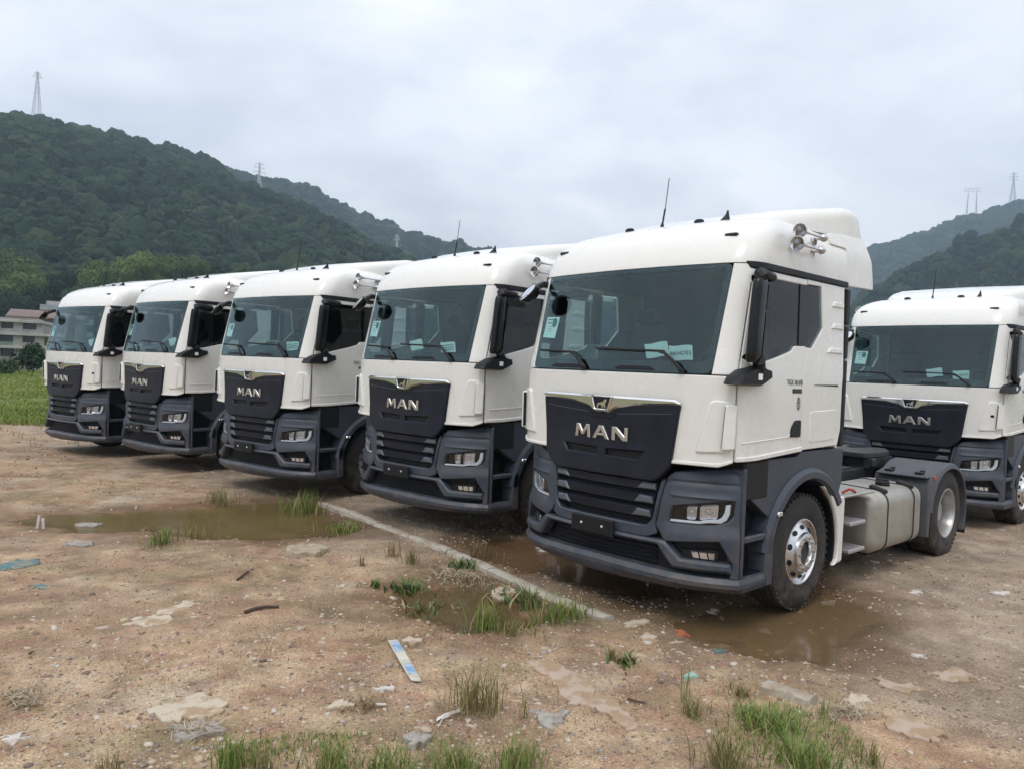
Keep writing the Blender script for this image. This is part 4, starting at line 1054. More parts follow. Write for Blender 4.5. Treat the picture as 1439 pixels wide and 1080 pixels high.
# the lot where the trucks stand is greyer gravel, the strip before it redder soil
lot = sstep(-.4, .9, (GY - (6.4 - .95 * (GX - .8)) * 1.0) * .72 + (vnoise(GX * .6, GY * .6, 9, 4) - .5) * 2.4)
attr('lot', lot)
gfield = sstep(19, 24, GY - .35 * (GX + 13) * 0 + (vnoise(GX * .3, GY * .3, 10, 3) - .5) * 6) * sstep(-9, -12.5, GX) 
gfield = np.maximum(gfield, sstep(32, 45, np.hypot(GX, GY)))
attr('field', gfield)
rough = vnoise(GX * .9, GY * .9, 12, 4)
attr('patch', rough)
def ground_mat():
    m = bpy.data.materials.new('dirt_and_gravel'); m.use_nodes = True
    n, l = m.node_tree.nodes, m.node_tree.links; b = n['Principled BSDF']
    tc = n.new('ShaderNodeTexCoord')
    def noise(sc, det=6, ro=.6): 
        t = n.new('ShaderNodeTexNoise'); t.inputs['Scale'].default_value = sc; t.inputs['Detail'].default_value = det; t.inputs['Roughness'].default_value = ro
        l.new(tc.outputs['Object'], t.inputs['Vector']); return t.outputs['Fac']
    def voro(sc, feat='F1', out='Distance', rnd_=1.0):
        t = n.new('ShaderNodeTexVoronoi'); t.feature = feat; t.inputs['Scale'].default_value = sc; t.inputs['Randomness'].default_value = rnd_
        l.new(tc.outputs['Object'], t.inputs['Vector']); return t.outputs[out]
    def rng(s, a, b2, c=0.0, d=1.0):
        t = n.new('ShaderNodeMapRange'); t.inputs[1].default_value = a; t.inputs[2].default_value = b2; t.inputs[3].default_value = c; t.inputs[4].default_value = d; l.new(s, t.inputs[0]); return t.outputs[0]
    def mix(f, a, b2, bl='MIX'):
        t = n.new('ShaderNodeMix'); t.data_type = 'RGBA'; t.blend_type = bl
        for s, i in ((a, 6), (b2, 7)):
            if isinstance(s, tuple): t.inputs[i].default_value = (*s, 1)
            else: l.new(s, t.inputs[i])
        if isinstance(f, (int, float)): t.inputs[0].default_value = f
        else: l.new(f, t.inputs[0])
        return t.outputs[2]
    def at(nm): t = n.new('ShaderNodeAttribute'); t.attribute_name = nm; return t.outputs['Fac']
    def math_(op, a, b2):
        t = n.new('ShaderNodeMath'); t.operation = op
        for s, i in ((a, 0), (b2, 1)):
            if isinstance(s, (int, float)): t.inputs[i].default_value = s
            else: l.new(s, t.inputs[i])
        return t.outputs[0]
    soil = mix(rng(noise(1.3, 7), .38, .62), (.43, .268, .150), (.50, .365, .225))
    soil = mix(rng(noise(3.7, 6, .65), .50, .68), soil, (.37, .195, .130))          # reddish crumbs
    soil = mix(rng(noise(.8, 5), .56, .68), soil, (.56, .455, .325))            # pale dry crust
    grav = mix(rng(noise(2.2, 7), .36, .62), (.345, .260, .185), (.47, .38, .28))
    grav = mix(rng(noise(.55, 5), .50, .66), grav, (.36, .265, .175))
    col = mix(at('lot'), soil, grav)
    st = n.new('ShaderNodeTexVoronoi'); st.inputs['Scale'].default_value = 46; l.new(tc.outputs['Object'], st.inputs['Vector'])
    stc = n.new('ShaderNodeSeparateColor'); l.new(st.outputs['Color'], stc.inputs[0])
    chip = math_('MULTIPLY', rng(stc.outputs[0], .62, .66), rng(st.outputs['Distance'], .42, .30))
    chipc = mix(stc.outputs[1], (.20, .145, .115), (.55, .48, .40))
    col = mix(math_('MULTIPLY', chip, rng(noise(1.7, 4), .38, .6, .25, .95)), col, chipc)
    st2 = n.new('ShaderNodeTexVoronoi'); st2.inputs['Scale'].default_value = 120; l.new(tc.outputs['Object'], st2.inputs['Vector'])
    s2c = n.new('ShaderNodeSeparateColor'); l.new(st2.outputs['Color'], s2c.inputs[0])
    col = mix(rng(s2c.outputs[0], 0, 1, .0, .42), col, mix(s2c.outputs[1], (.16, .10, .075), (.56, .46, .36)))
    col = mix(rng(noise(.42, 7, .62), .50, .62, 0, .6), col, (.315, .215, .145))
    col = mix(rng(voro(1.15, 'SMOOTH_F1'), .28, .12, 0, .45), col, (.52, .42, .30))
    moss = math_('MULTIPLY', rng(noise(.9, 7, .66), .51, .62), rng(at('lot'), 0, 1, .55, .05))
    col = mix(moss, col, (.20, .18, .085))
    fld = mix(rng(noise(.25, 5), .4, .6), (.115, .145, .04), (.20, .195, .07))
    tone = rng(noise(2.6, 8, .68), .36, .66, .72, 1.25)
    tone2 = rng(noise(.7, 6, .6), .35, .65, .84, 1.12)
    tone = math_('MULTIPLY', tone, tone2)
    tc3 = n.new('ShaderNodeCombineColor'); [l.new(tone, tc3.inputs[k]) for k in range(3)]
    col = mix(1.0, col, tc3.outputs[0], 'MULTIPLY')
    grit = rng(noise(75, 3, .7), .35, .68, .62, 1.25)
    tc4 = n.new('ShaderNodeCombineColor'); [l.new(grit, tc4.inputs[k]) for k in range(3)]
    col = mix(1.0, col, tc4.outputs[0], 'MULTIPLY')
    col = mix(at('field'), col, fld)
    wetc = mix(1.0, col, (.52, .44, .34), 'MULTIPLY')
    col = mix(at('wet'), col, wetc)
    l.new(col, b.inputs['Base Color'])
    l.new(rng(at('wet'), 0, 1, .92, .50), b.inputs['Roughness'])
    b.inputs['Specular IOR Level'].default_value = 0.3
    h = math_('ADD', math_('MULTIPLY', noise(24, 6, .7), .5), math_('MULTIPLY', chip, .35))
    h = math_('ADD', h, math_('MULTIPLY', rng(st2.outputs['Distance'], 0, .6, 1, 0), .25))
    bu = n.new('ShaderNodeBump'); bu.inputs['Strength'].default_value = .8; bu.inputs['Distance'].default_value = .018
    l.new(h, bu.inputs['Height']); l.new(bu.outputs[0], b.inputs['Normal'])
    return m
me.materials.append(ground_mat())
go = bpy.data.objects.new('ground', me); C.objects.link(go); tag(go, 'reddish brown dirt and gravel yard with ruts', kind='structure')

def water_mat(name, col, dens_):
    m = bpy.data.materials.new(name); m.use_nodes = True; n, l = m.node_tree.nodes, m.node_tree.links
    b = n['Principled BSDF']; tc = n.new('ShaderNodeTexCoord')
    t = n.new('ShaderNodeTexNoise'); t.inputs['Scale'].default_value = 1.2; t.inputs['Detail'].default_value = 4; l.new(tc.outputs['Object'], t.inputs['Vector'])
    x = n.new('ShaderNodeMix'); x.data_type = 'RGBA'; x.inputs[6].default_value = (*col, 1); x.inputs[7].default_value = (*[c * .72 for c in col], 1)
    l.new(t.outputs['Fac'], x.inputs[0]); l.new(x.outputs[2], b.inputs['Base Color'])
    b.inputs['Roughness'].default_value = .10; b.inputs['IOR'].default_value = 1.33
    da = n.new('ShaderNodeAttribute'); da.attribute_name = 'depth'; dr = n.new('ShaderNodeMapRange'); dr.inputs[2].default_value = .9; dr.inputs[3].default_value = .18; dr.inputs[4].default_value = dens_
    l.new(da.outputs['Fac'], dr.inputs[0]); l.new(dr.outputs[0], b.inputs['Alpha'])
    t2 = n.new('ShaderNodeTexNoise'); t2.inputs['Scale'].default_value = 9; t2.inputs['Detail'].default_value = 3; l.new(tc.outputs['Object'], t2.inputs['Vector'])
    bu = n.new('ShaderNodeBump'); bu.inputs['Strength'].default_value = .12; bu.inputs['Distance'].default_value = .01; l.new(t2.outputs['Fac'], bu.inputs['Height']); l.new(bu.outputs[0], b.inputs['Normal'])
    return m
WC = {'left': ((.225, .170, .065), .92), 'kerb': ((.17, .125, .055), .75), 'front': ((.23, .135, .065), .85), 'wheel': ((.25, .165, .080), .80)}
for k, p in PUD.items():
    big = inset(dens(p, .2), -.42); xs, ys = [q[0] for q in big], [q[1] for q in big]; g_ = .06
    nx_, ny_ = int((max(xs) - min(xs)) / g_) + 2, int((max(ys) - min(ys)) / g_) + 2
    wx, wy = np.meshgrid(min(xs) + np.arange(nx_) * g_, min(ys) + np.arange(ny_) * g_); gz_ = ground_z(wx.ravel(), wy.ravel()).reshape(wx.shape)
    dep = WATER_Z - gz_; ok = pip(wx.ravel(), wy.ravel(), big).reshape(wx.shape) & (dep > -.02)
    cell = ok[:-1, :-1] | ok[1:, :-1] | ok[:-1, 1:] | ok[1:, 1:]
    ii = np.arange(nx_ * ny_).reshape(ny_, nx_); f = np.stack([ii[:-1, :-1], ii[:-1, 1:], ii[1:, 1:], ii[1:, :-1]], -1)[cell]
    used, inv = np.unique(f, return_inverse=True); f = inv.reshape(-1, 4)
    pm = bpy.data.meshes.new('puddle'); co = np.stack([wx.ravel()[used], wy.ravel()[used], np.full(len(used), WATER_Z)], 1)
    pm.vertices.add(len(co)); pm.vertices.foreach_set('co', co.astype(np.float32).ravel()); pm.loops.add(f.size); pm.loops.foreach_set('vertex_index', f.ravel().astype(np.int32))
    pm.polygons.add(len(f)); pm.polygons.foreach_set('loop_start', (np.arange(len(f)) * 4).astype(np.int32)); pm.update(calc_edges=True)
    at_ = pm.attributes.new('depth', 'FLOAT', 'POINT'); at_.data.foreach_set('value', np.clip(dep.ravel()[used] / .055, 0, 1).astype(np.float32))
    pm.materials.append(water_mat('muddy_water_' + k, *WC[k])); po = bpy.data.objects.new('puddle', pm); C.objects.link(po); tag(po, kind='structure')

# ------------------------------------------------------------------ kerb stones set flush in the dirt
M['kerb'] = mat('dirty_kerb_concrete', (.42, .385, .32), .9, col2=(.30, .24, .175), nscale=7, nlo=.42, nhi=.66, bump=.5, bscale=30)
def kerb(name, pts, nseg, w, lab):
    e = empty(name, (pts[0][0], pts[0][1], 0)); tag(e, lab, 'kerb')
    L = [0]
    for a, b in zip(pts, pts[1:]): L.append(L[-1] + math.hypot(b[0] - a[0], b[1] - a[1]))
    def at(s):
        for i in range(len(pts) - 1):
            if s <= L[i + 1] or i == len(pts) - 2:
                t = (s - L[i]) / (L[i + 1] - L[i]); a, b = pts[i], pts[i + 1]; d = L[i + 1] - L[i]
                return (a[0] + (b[0] - a[0]) * t, a[1] + (b[1] - a[1]) * t), ((b[0] - a[0]) / d, (b[1] - a[1]) / d)
    for k in range(nseg):
        s0, s1 = L[-1] * k / nseg + .006, L[-1] * (k + 1) / nseg - .006; rings = []
        m_ = 12
        for i in range(m_ + 1):
            s = s0 + (s1 - s0) * i / m_; (x, y), (dx, dy) = at(s)
            x -= pts[0][0]; y -= pts[0][1]
            j = lambda: random.uniform(-.011, .011)
            h = .035 + .012 * math.sin(s * 2.1) + random.uniform(-.006, .006) + .006 * (k % 2)
            r = []
            for o, z in ((-w, -.12), (-w, h - .015), (-w + .02, h), (0, h + j() * .5), (w - .02, h), (w, h - .018), (w, -.12)):
                o += j(); r.append((x - dy * o, y + dx * o, z + (j() * .6 if z > 0 else 0)))
            rings.append(r)
        mb = MB(); mb.ring(rings); mb.build('kerb_stone', M['kerb'], e, angle=50)
kerb('kerb', KERB_A, 7, .062, 'long pale concrete kerb sunk in the dirt in front of the trucks')
kerb('kerb', KERB_B, 1, .06, 'short broken piece of concrete kerb in the dirt at lower right')

# ------------------------------------------------------------------ loose gravel (too many to count)
def scatter_stones(n, name, lab, size, region, mats, seed):
    r = np.random.default_rng(seed); V = []; F = []; MI = []
    vs0, fs0 = np.array(ICO[1][0]), np.array(ICO[1][1])
    xy = region(r, n)
    s = size(r, len(xy), xy); zz = ground_z(xy[:, 0], xy[:, 1])
    for k in ('left', 'kerb', 'front', 'wheel'):
        keep = (zz > WATER_Z - s * .3); xy, s, zz = xy[keep], s[keep], zz[keep]
    m_ = len(xy)
    sc = r.uniform(.6, 1.25, (m_, 1, 3)) * np.array([1, 1, .62]); ang = r.uniform(0, 6.28, m_)
    v = vs0[None] * (1 + r.uniform(-.22, .22, (m_, len(vs0), 1))) * sc * s[:, None, None]
    c, q = np.cos(ang)[:, None], np.sin(ang)[:, None]
    x = v[..., 0] * c - v[..., 1] * q + xy[:, 0:1]; y = v[..., 0] * q + v[..., 1] * c + xy[:, 1:2]; z = v[..., 2] + (zz + s * .12)[:, None]
    co = np.stack([x, y, z], -1).reshape(-1, 3); f = (fs0[None] + (np.arange(m_) * len(vs0))[:, None, None]).reshape(-1, 3)
    me = mesh_tris(name, co, f)
    for mm in mats: me.materials.append(mm)
    me.polygons.foreach_set('material_index', np.repeat(r.integers(0, len(mats), m_), len(fs0)).astype(np.int32))
    o = bpy.data.objects.new(name, me); C.objects.link(o); tag(o, lab, kind='stuff'); return o
def mesh_tris(name, co, f, smooth=False):
    me = bpy.data.meshes.new(name); k = f.shape[1]
    me.vertices.add(len(co)); me.vertices.foreach_set('co', co.astype(np.float32).ravel())
    me.loops.add(f.size); me.loops.foreach_set('vertex_index', f.ravel().astype(np.int32))
    me.polygons.add(len(f)); me.polygons.foreach_set('loop_start', (np.arange(len(f)) * k).astype(np.int32))
    if smooth: me.polygons.foreach_set('use_smooth', np.ones(len(f), bool))
    me.update(calc_edges=True); return me
STONE = [mat('pebble_' + nm, c, .9) for nm, c in (('brown', (.28, .195, .14)), ('red', (.29, .19, .145)), ('grey', (.32, .28, .235)), ('pale', (.52, .455, .37)), ('tan', (.38, .29, .20)), ('dark', (.19, .14, .11)))]
def fan(r, n, dmin, dmax, p=1.6):
    d = dmin * (dmax / dmin) ** (r.random(n) ** p); a = r.uniform(-.68, .72, n); return np.stack([d * np.tan(a), d], 1)
def clustered(r, n, dmin, dmax, p, seed, thr):
    xy = fan(r, n, dmin, dmax, p); k = vnoise(xy[:, 0] * 1.1, xy[:, 1] * 1.1, seed, 4) + r.random(n) * .3 > thr; return xy[k]
scatter_stones(22000, 'gravel', 'small pebbles and crumbs spread over the yard', lambda r, n, xy: .0035 + .007 * r.random(n) ** 3 + .0008 * xy[:, 1], lambda r, n: clustered(r, n, 3.2, 17, 1.2, 31, .60), STONE, 5)
scatter_stones(2200, 'gravel', 'larger stones and rubble bits scattered over the yard', lambda r, n, xy: .009 + .018 * r.random(n) ** 5 + .0008 * xy[:, 1], lambda r, n: clustered(r, n, 3.4, 22, 1.1, 33, .68), STONE, 6)

def chips(n, name, lab, seed, lo, hi, mats, thr, dmax=16):
    r = np.random.default_rng(seed); xy = clustered(r, n, 3.3, dmax, 1.2, seed, thr); m_ = len(xy); s = lo + (hi - lo) * r.random(m_) ** 3 + .0006 * xy[:, 1]
    a = np.linspace(0, 6.283, 7)[:-1]; rad = r.uniform(.55, 1.15, (m_, 6)); el = r.uniform(.25, .9, (m_, 1)); an = r.uniform(0, 6.283, (m_, 1))
    px, py = np.cos(a) * rad * s[:, None], np.sin(a) * rad * s[:, None] * el
    x = px * np.cos(an) - py * np.sin(an) + xy[:, :1]; y = px * np.sin(an) + py * np.cos(an) + xy[:, 1:]
    z = ground_z(x.ravel(), y.ravel()).reshape(x.shape); t = z + .003 + .0015 * r.random((m_, 6)) + s[:, None] * .10 * r.random((m_, 6))
    cx, cy = xy[:, 0], xy[:, 1]; cz = t.mean(1) + .003
    co = np.concatenate([np.stack([x, y, t], -1), np.stack([x, y, z - .01], -1), np.stack([cx, cy, cz], -1)[:, None]], 1).reshape(-1, 3)
    f = []
    for k in range(6): q = (k + 1) % 6; f += [(12, k, q), (k, k + 6, q + 6), (k, q + 6, q)]
    f = (np.array(f)[None] + (np.arange(m_) * 13)[:, None, None]).reshape(-1, 3)
    me = mesh_tris(name, co, f); [me.materials.append(q) for q in mats]; me.polygons.foreach_set('material_index', np.repeat(r.integers(0, len(mats), m_), 18).astype(np.int32))
    o = bpy.data.objects.new(name, me); C.objects.link(o); tag(o, lab, kind='stuff')
CH = [mat('chip_' + nm, c, .9) for nm, c in (('straw', (.47, .385, .26)), ('white', (.50, .45, .38)), ('pink', (.44, .345, .27)), ('tan', (.46, .36, .25)), ('brown', (.20, .14, .10)))]
chips(9000, 'soil_crumbs', 'flat crumbs and flakes of dried mud and fibre on the dirt', 41, .006, .030, CH, .72)
chips(1500, 'soil_crumbs', 'larger pale flakes of crust on the dirt', 43, .02, .075, CH[1:4], .80, 14)
# ------------------------------------------------------------------ hills: terrain with a forest on it
def yh(u): return IH / 2 + PITCH * FPX + (u - IW / 2) * ROLL     # where the horizon crosses column u
def interp(pts, u): return np.interp(u, [p[0] for p in pts], [p[1] for p in pts])
def height_at(u, v, D): return CAM_H + (yh(u) - v) / FPX * D / np.sqrt(1 + ((u - IW / 2) / FPX) ** 2) 
def foliage_mat(name, c1, c2, c3, nscale=.05):
    m = bpy.data.materials.new(name); m.use_nodes = True; n, l = m.node_tree.nodes, m.node_tree.links; b = n['Principled BSDF']
    b.inputs['Roughness'].default_value = .85; b.inputs['Specular IOR Level'].default_value = .15
    oi = n.new('ShaderNodeObjectInfo'); g = n.new('ShaderNodeNewGeometry')
    t = n.new('ShaderNodeTexNoise'); t.inputs['Scale'].default_value = nscale; t.inputs['Detail'].default_value = 5
    l.new(g.outputs['Position'], t.inputs['Vector'])
    a = n.new('ShaderNodeMath'); a.operation = 'MULTIPLY_ADD'; a.inputs[1].default_value = .45; l.new(oi.outputs['Random'], a.inputs[0])
    s = n.new('ShaderNodeMath'); s.operation = 'SUBTRACT'; s.inputs[1].default_value = .22; l.new(t.outputs['Fac'], s.inputs[0]); l.new(s.outputs[0], a.inputs[2])
    r = n.new('ShaderNodeValToRGB'); e = r.color_ramp.elements
    e[0].position = .28; e[0].color = (*c1, 1); e[1].position = .8; e[1].color = (*c3, 1); q = e.new(.55); q.color = (*c2, 1)
    l.new(a.outputs[0], r.inputs[0]); l.new(r.outputs[0], b.inputs['Base Color'])
    if name == 'hill_forest':
        t2 = n.new('ShaderNodeTexNoise'); t2.inputs['Scale'].default_value = 1.1; t2.inputs['Detail'].default_value = 4; l.new(g.outputs['Position'], t2.inputs['Vector'])
        bu = n.new('ShaderNodeBump'); bu.inputs['Strength'].default_value = 1.0; bu.inputs['Distance'].default_value = 1.6; l.new(t2.outputs['Fac'], bu.inputs['Height']); l.new(bu.outputs[0], b.inputs['Normal'])
    return m
M['forest'] = foliage_mat('hill_forest', (.009, .026, .014), (.020, .046, .021), (.055, .082, .030), .02)
M['hill_soil'] = mat('hill_undergrowth', (.020, .034, .018), .95, col2=(.035, .045, .022), nscale=.05)
# crown prototypes for the far forest: lumpy clusters
def crown_proto(k):
    mb = MB(); rr = random.Random(50 + k)
    for i in range(7):
        a = rr.uniform(0, 6.28); d = rr.uniform(.1, .62); z = rr.uniform(-.25, .45)
        s = rr.uniform(.36, .6)
        mb.blob((math.cos(a) * d, math.sin(a) * d, z), (s, s, s * .9), 2, .55, 3.2, rr.uniform(0, 50))
    mb.blob((0, 0, .15), (.6, .6, .62), 2, .5, 3.0, rr.uniform(0, 50))
    me = bpy.data.meshes.new('crown'); me.from_pydata(mb.v, [], mb.f); me.materials.append(M['forest'])
    return bpy.data.objects.new('crown', me)
PROTO_COLL = bpy.data.collections.new('forest_crowns')
for k in range(6): PROTO_COLL.objects.link(crown_proto(k))
def gn_scatter(o):
    ng = bpy.data.node_groups.new('forest_scatter', 'GeometryNodeTree')
    ng.interface.new_socket('Geometry', in_out='INPUT', socket_type='NodeSocketGeometry'); ng.interface.new_socket('Geometry', in_out='OUTPUT', socket_type='NodeSocketGeometry')
    n, l = ng.nodes, ng.links
    i_, o_ = n.new('NodeGroupInput'), n.new('NodeGroupOutput')
    ci = n.new('GeometryNodeCollectionInfo'); ci.inputs['Collection'].default_value = PROTO_COLL; ci.inputs['Separate Children'].default_value = True; ci.inputs['Reset Children'].default_value = True
    ip = n.new('GeometryNodeInstanceOnPoints'); ip.inputs['Pick Instance'].default_value = True
    rv = n.new('GeometryNodeInputNamedAttribute'); rv.data_type = 'FLOAT_VECTOR'; rv.inputs['Name'].default_value = 'crown_scale'
    rz = n.new('FunctionNodeRandomValue'); rz.data_type = 'FLOAT_VECTOR'; rz.inputs[0].default_value = (-.15, -.15, 0); rz.inputs[1].default_value = (.15, .15, 6.28); rz.inputs['Seed'].default_value = 4
    l.new(i_.outputs[0], ip.inputs['Points']); l.new(ci.outputs[0], ip.inputs['Instance']); l.new(rv.outputs[0], ip.inputs['Scale']); l.new(rz.outputs[0], ip.inputs['Rotation'])
    l.new(ip.outputs[0], o_.inputs[0])
    md = o.modifiers.new('forest', 'NODES'); md.node_group = ng
def hill(name, ridge, D0, D1, D2, u0, u1, spacing, sc, seed, lab, power=1.0, ystep=7.0):
    """ridge: (column, row) points; foot at D0, ridge line at D1, back foot at D2; all built where they stand in polar rings"""
    U = np.arange(u0, u1 + 1, ystep); nT = 46
    T = np.concatenate([np.linspace(0, 1, nT), np.linspace(1, 1.6, 12)[1:]])
    zr = height_at(U, interp(ridge, U), D1) - sc * 1.5
    zr = np.maximum(zr, .5)
    UU, TT = np.meshgrid(U, T)
    DD = np.where(TT <= 1, D0 + (D1 - D0) * TT, D1 + (D2 - D1) * (TT - 1) / .6)
    prof = np.where(TT <= 1, np.clip(TT, 0, 1) ** power * (1 + .18 * np.sin(np.clip(TT, 0, 1) * np.pi)), 1 - ((TT - 1) / .6) ** 1.5 * .8)
    ang = np.arctan((UU - IW / 2) / FPX)
    X, Y = DD * np.sin(ang), DD * np.cos(ang)
    bump_ = (vnoise(X / 90, Y / 90, seed, 4) - .5) * 46 * np.sin(np.clip(TT, 0, 1) * np.pi) ** .8
    Z = zr[None, :] * prof + bump_ * np.clip(zr[None, :] / 120, .15, 1) - (TT <= 0) * .6
    nu = len(U); ix = np.arange(nu * len(T)).reshape(len(T), nu)
    q = np.stack([ix[:-1, :-1], ix[:-1, 1:], ix[1:, 1:], ix[1:, :-1]], -1).reshape(-1, 4)
    me = mesh_tris(name, np.stack([X.ravel(), Y.ravel(), Z.ravel()], 1), q, True); me.materials.append(M['hill_soil'])
    o = bpy.data.objects.new(name, me); C.objects.link(o); tag(o, lab + ', terrain under the trees', kind='structure')
    # trees at roughly even spacing over the face and a little behind the ridge
    r = np.random.default_rng(seed); P_ = []
    d = D0 + spacing
    while d < D1 + (D2 - D1) * .2:
        a0, a1 = math.atan((u0 - IW / 2) / FPX), math.atan((u1 - IW / 2) / FPX); n = int((a1 - a0) * d / spacing)
        a = a0 + (np.arange(n) + r.random(n)) / n * (a1 - a0); dd = d + r.uniform(-.5, .5, n) * spacing; P_.append(np.stack([a, dd], 1)); d += spacing * .9
    P_ = np.concatenate(P_); uu = np.tan(P_[:, 0]) * FPX + IW / 2; tt = np.where(P_[:, 1] <= D1, (P_[:, 1] - D0) / (D1 - D0), 1 + (P_[:, 1] - D1) / (D2 - D1) * .6)
    fu = np.clip((uu - U[0]) / ystep, 0, nu - 1.001); iu = fu.astype(int); fu -= iu
    it = np.clip(np.searchsorted(T, tt) - 1, 0, len(T) - 2); ft = np.clip((tt - T[it]) / (T[it + 1] - T[it]), 0, 1)
    z = (Z[it, iu] * (1 - fu) + Z[it, iu + 1] * fu) * (1 - ft) + (Z[it + 1, iu] * (1 - fu) + Z[it + 1, iu + 1] * fu) * ft
    pts = np.stack([P_[:, 1] * np.sin(P_[:, 0]), P_[:, 1] * np.cos(P_[:, 0]), z + sc * .35], 1)
    keep = z > 0.5; pts = pts[keep]
    me = bpy.data.meshes.new('forest'); me.vertices.add(len(pts)); me.vertices.foreach_set('co', pts.astype(np.float32).ravel()); me.update()
    f = bpy.data.objects.new('forest', me); C.objects.link(f); tag(f, 'dense forest covering the ' + lab, kind='stuff')
    q = np.random.default_rng(seed + 5); s_ = sc * (.55 + .55 * q.random(len(pts)) + 1.1 * q.random(len(pts)) ** 9); s3 = np.stack([s_, s_, s_ * q.uniform(.85, 1.45, len(pts))], 1)
    at_ = me.attributes.new('crown_scale', 'FLOAT_VECTOR', 'POINT'); at_.data.foreach_set('vector', s3.astype(np.float32).ravel())
    gn_scatter(f)
    def zat(u, D):
        t = (D - D0) / (D1 - D0) if D <= D1 else 1 + (D - D1) / (D2 - D1) * .6
        i = min(max(int((u - U[0]) / ystep), 0), nu - 1); j = min(max(int(np.searchsorted(T, t)), 0), len(T) - 1); return float(Z[j, i])
    return zat
R1 = [(-900, 330), (-500, 230), (-200, 150), (-60, 158), (0, 168), (25, 169), (60, 170), (110, 188), (160, 205), (200, 216), (255, 226), (300, 246), (365, 282), (420, 296), (470, 316), (520, 349), (560, 376), (620, 412), (700, 440), (780, 500)]
R2 = [(150, 215), (230, 222), (290, 231), (330, 240), (400, 254), (440, 268), (480, 292), (520, 308), (560, 322), (610, 334), (665, 347), (720, 362), (800, 395), (880, 430), (960, 480)]
R3 = [(900, 500), (980, 450), (1060, 410), (1140, 374), (1225, 342), (1260, 332), (1290, 323), (1340, 304), (1367, 299), (1400, 286), (1425, 279), (1460, 270), (1560, 235), (1700, 200), (1900, 190), (2200, 260)]
R4 = [(1040, 540), (1100, 492), (1170, 450), (1225, 408), (1290, 373), (1340, 350), (1390, 330), (1439, 316), (1520, 290), (1640, 280), (1800, 310), (2100, 420)]
z1 = hill('hill', R1, 210, 620, 1000, -900, 790, 5.2, 3.7, 21, 'near left hill')
z2 = hill('hill', R2, 640, 940, 1300, 130, 970, 7.5, 5.0, 22, 'farther left ridge', .8)
z3 = hill('hill', R3, 900, 1420, 1900, 900, 2200, 10, 6.6, 23, 'far blue hill on the right')
z4 = hill('hill', R4, 330, 700, 1000, 1040, 2100, 6.2, 4.3, 24, 'nearer hill on the right')

# ------------------------------------------------------------------ pylons on the ridges
M['pylon'] = mat('galvanised_pylon_steel', (.55, .57, .60), .6)
def pylon(u, v0, v1, D, kind, lab, base_z=None):
    x, y, zt = AT(u, v1, D); _, _, zb = AT(u, v0, D); zb -= 3; h = zt - zb
    e = empty('pylon', (x, y, zb), math.atan2(-x, y) + .35); tag(e, lab, 'pylon', 'lattice pylons on the hill ridges')
    w = D / 1080 * .30
    def bar(mb, a, b, r=w): mb.tube([a, b], r, 4)
    if kind == 'H':
        mb = MB(); s_ = h * .16
        for s in (-1, 1):
            for d in (-.8, .8): bar(mb, (s * s_ - .6, d * 2.2, 0), (s * s_ * .8, 0, h * .92)); bar(mb, (s * s_ + .6, d * 2.2, 0), (s * s_ * .8, 0, h * .92))
            for k in range(5): bar(mb, (s * s_ - .6, -1.5 + k * .2, h * .16 * k), (s * s_ * .9 + .5, 1.4 - k * .2, h * .16 * (k + 1)), w * .6)
        mb.build('leg', M['pylon'], e, smooth=False)
        mb = MB(); bar(mb, (-s_ * 1.7, 0, h * .9), (s_ * 1.7, 0, h * .9)); bar(mb, (-s_ * 1.7, 0, h), (s_ * 1.7, 0, h)); 
        for k in range(6): bar(mb, (-s_ * 1.7 + k * s_ * .57, 0, h * (.9 if k % 2 else 1)), (-s_ * 1.7 + (k + 1) * s_ * .57, 0, h * (1 if k % 2 else .9)), w * .7)
        for s in (-1, 0, 1): bar(mb, (s * s_ * 1.6, 0, h * .9), (s * s_ * 1.6, 0, h * .84), w * .8)
        mb.build('crossarm', M['pylon'], e, smooth=False); return
    hw0 = h * (.085 if kind != 'slim' else .075); wz = .68 if kind != 'slim' else .86
    def hw(t): return hw0 * (1 - t / wz * .78) if t < wz else hw0 * .22 * (1 - .5 * (t - wz) / (1 - wz))
    lv = [0, .16, .31, .44, .56, .66, .75, .84, .92, 1.0]
    mb = MB()
    for sx in (-1, 1):
        for sy in (-1, 1):
            for a, b in zip(lv, lv[1:]): bar(mb, (sx * hw(a), sy * hw(a), a * h), (sx * hw(b), sy * hw(b), b * h))
    mb.build('leg', M['pylon'], e, smooth=False)
    mb = MB()
    for a, b in zip(lv, lv[1:]):
        for (p, q) in (((-1, -1), (1, -1)), ((1, -1), (1, 1)), ((1, 1), (-1, 1)), ((-1, 1), (-1, -1))):
            bar(mb, (p[0] * hw(a), p[1] * hw(a), a * h), (q[0] * hw(b), q[1] * hw(b), b * h), w * .6); bar(mb, (q[0] * hw(a), q[1] * hw(a), a * h), (p[0] * hw(b), p[1] * hw(b), b * h), w * .6)
    mb.build('bracing', M['pylon'], e, smooth=False)
    for t, L in (((.76, .15), (.86, .13), (.96, .10)) if kind != 'slim' else ((.90, .07), (.96, .05))):
        mb = MB()
        for s in (-1, 1): bar(mb, (0, -.3, t * h), (s * L * h, 0, t * h + .4)); bar(mb, (0, 0, (t + .04) * h), (s * L * h, 0, t * h + .4), w * .7); bar(mb, (s * L * h, 0, t * h + .4), (s * L * h, 0, t * h - 1.4), w * .6)
        mb.build('crossarm', M['pylon'], e, smooth=False)
pylon(53, 172, 101, 625, 'slim', 'tall slim pylon on the highest left ridge, at the far left')
pylon(365, 281, 229, 590, 'arms', 'pale lattice pylon standing before the left ridge, right of the tallest one')
pylon(558, 356, 330, 660, 'arms', 'small pylon against the dark slope, above the truck left of the nearest one')
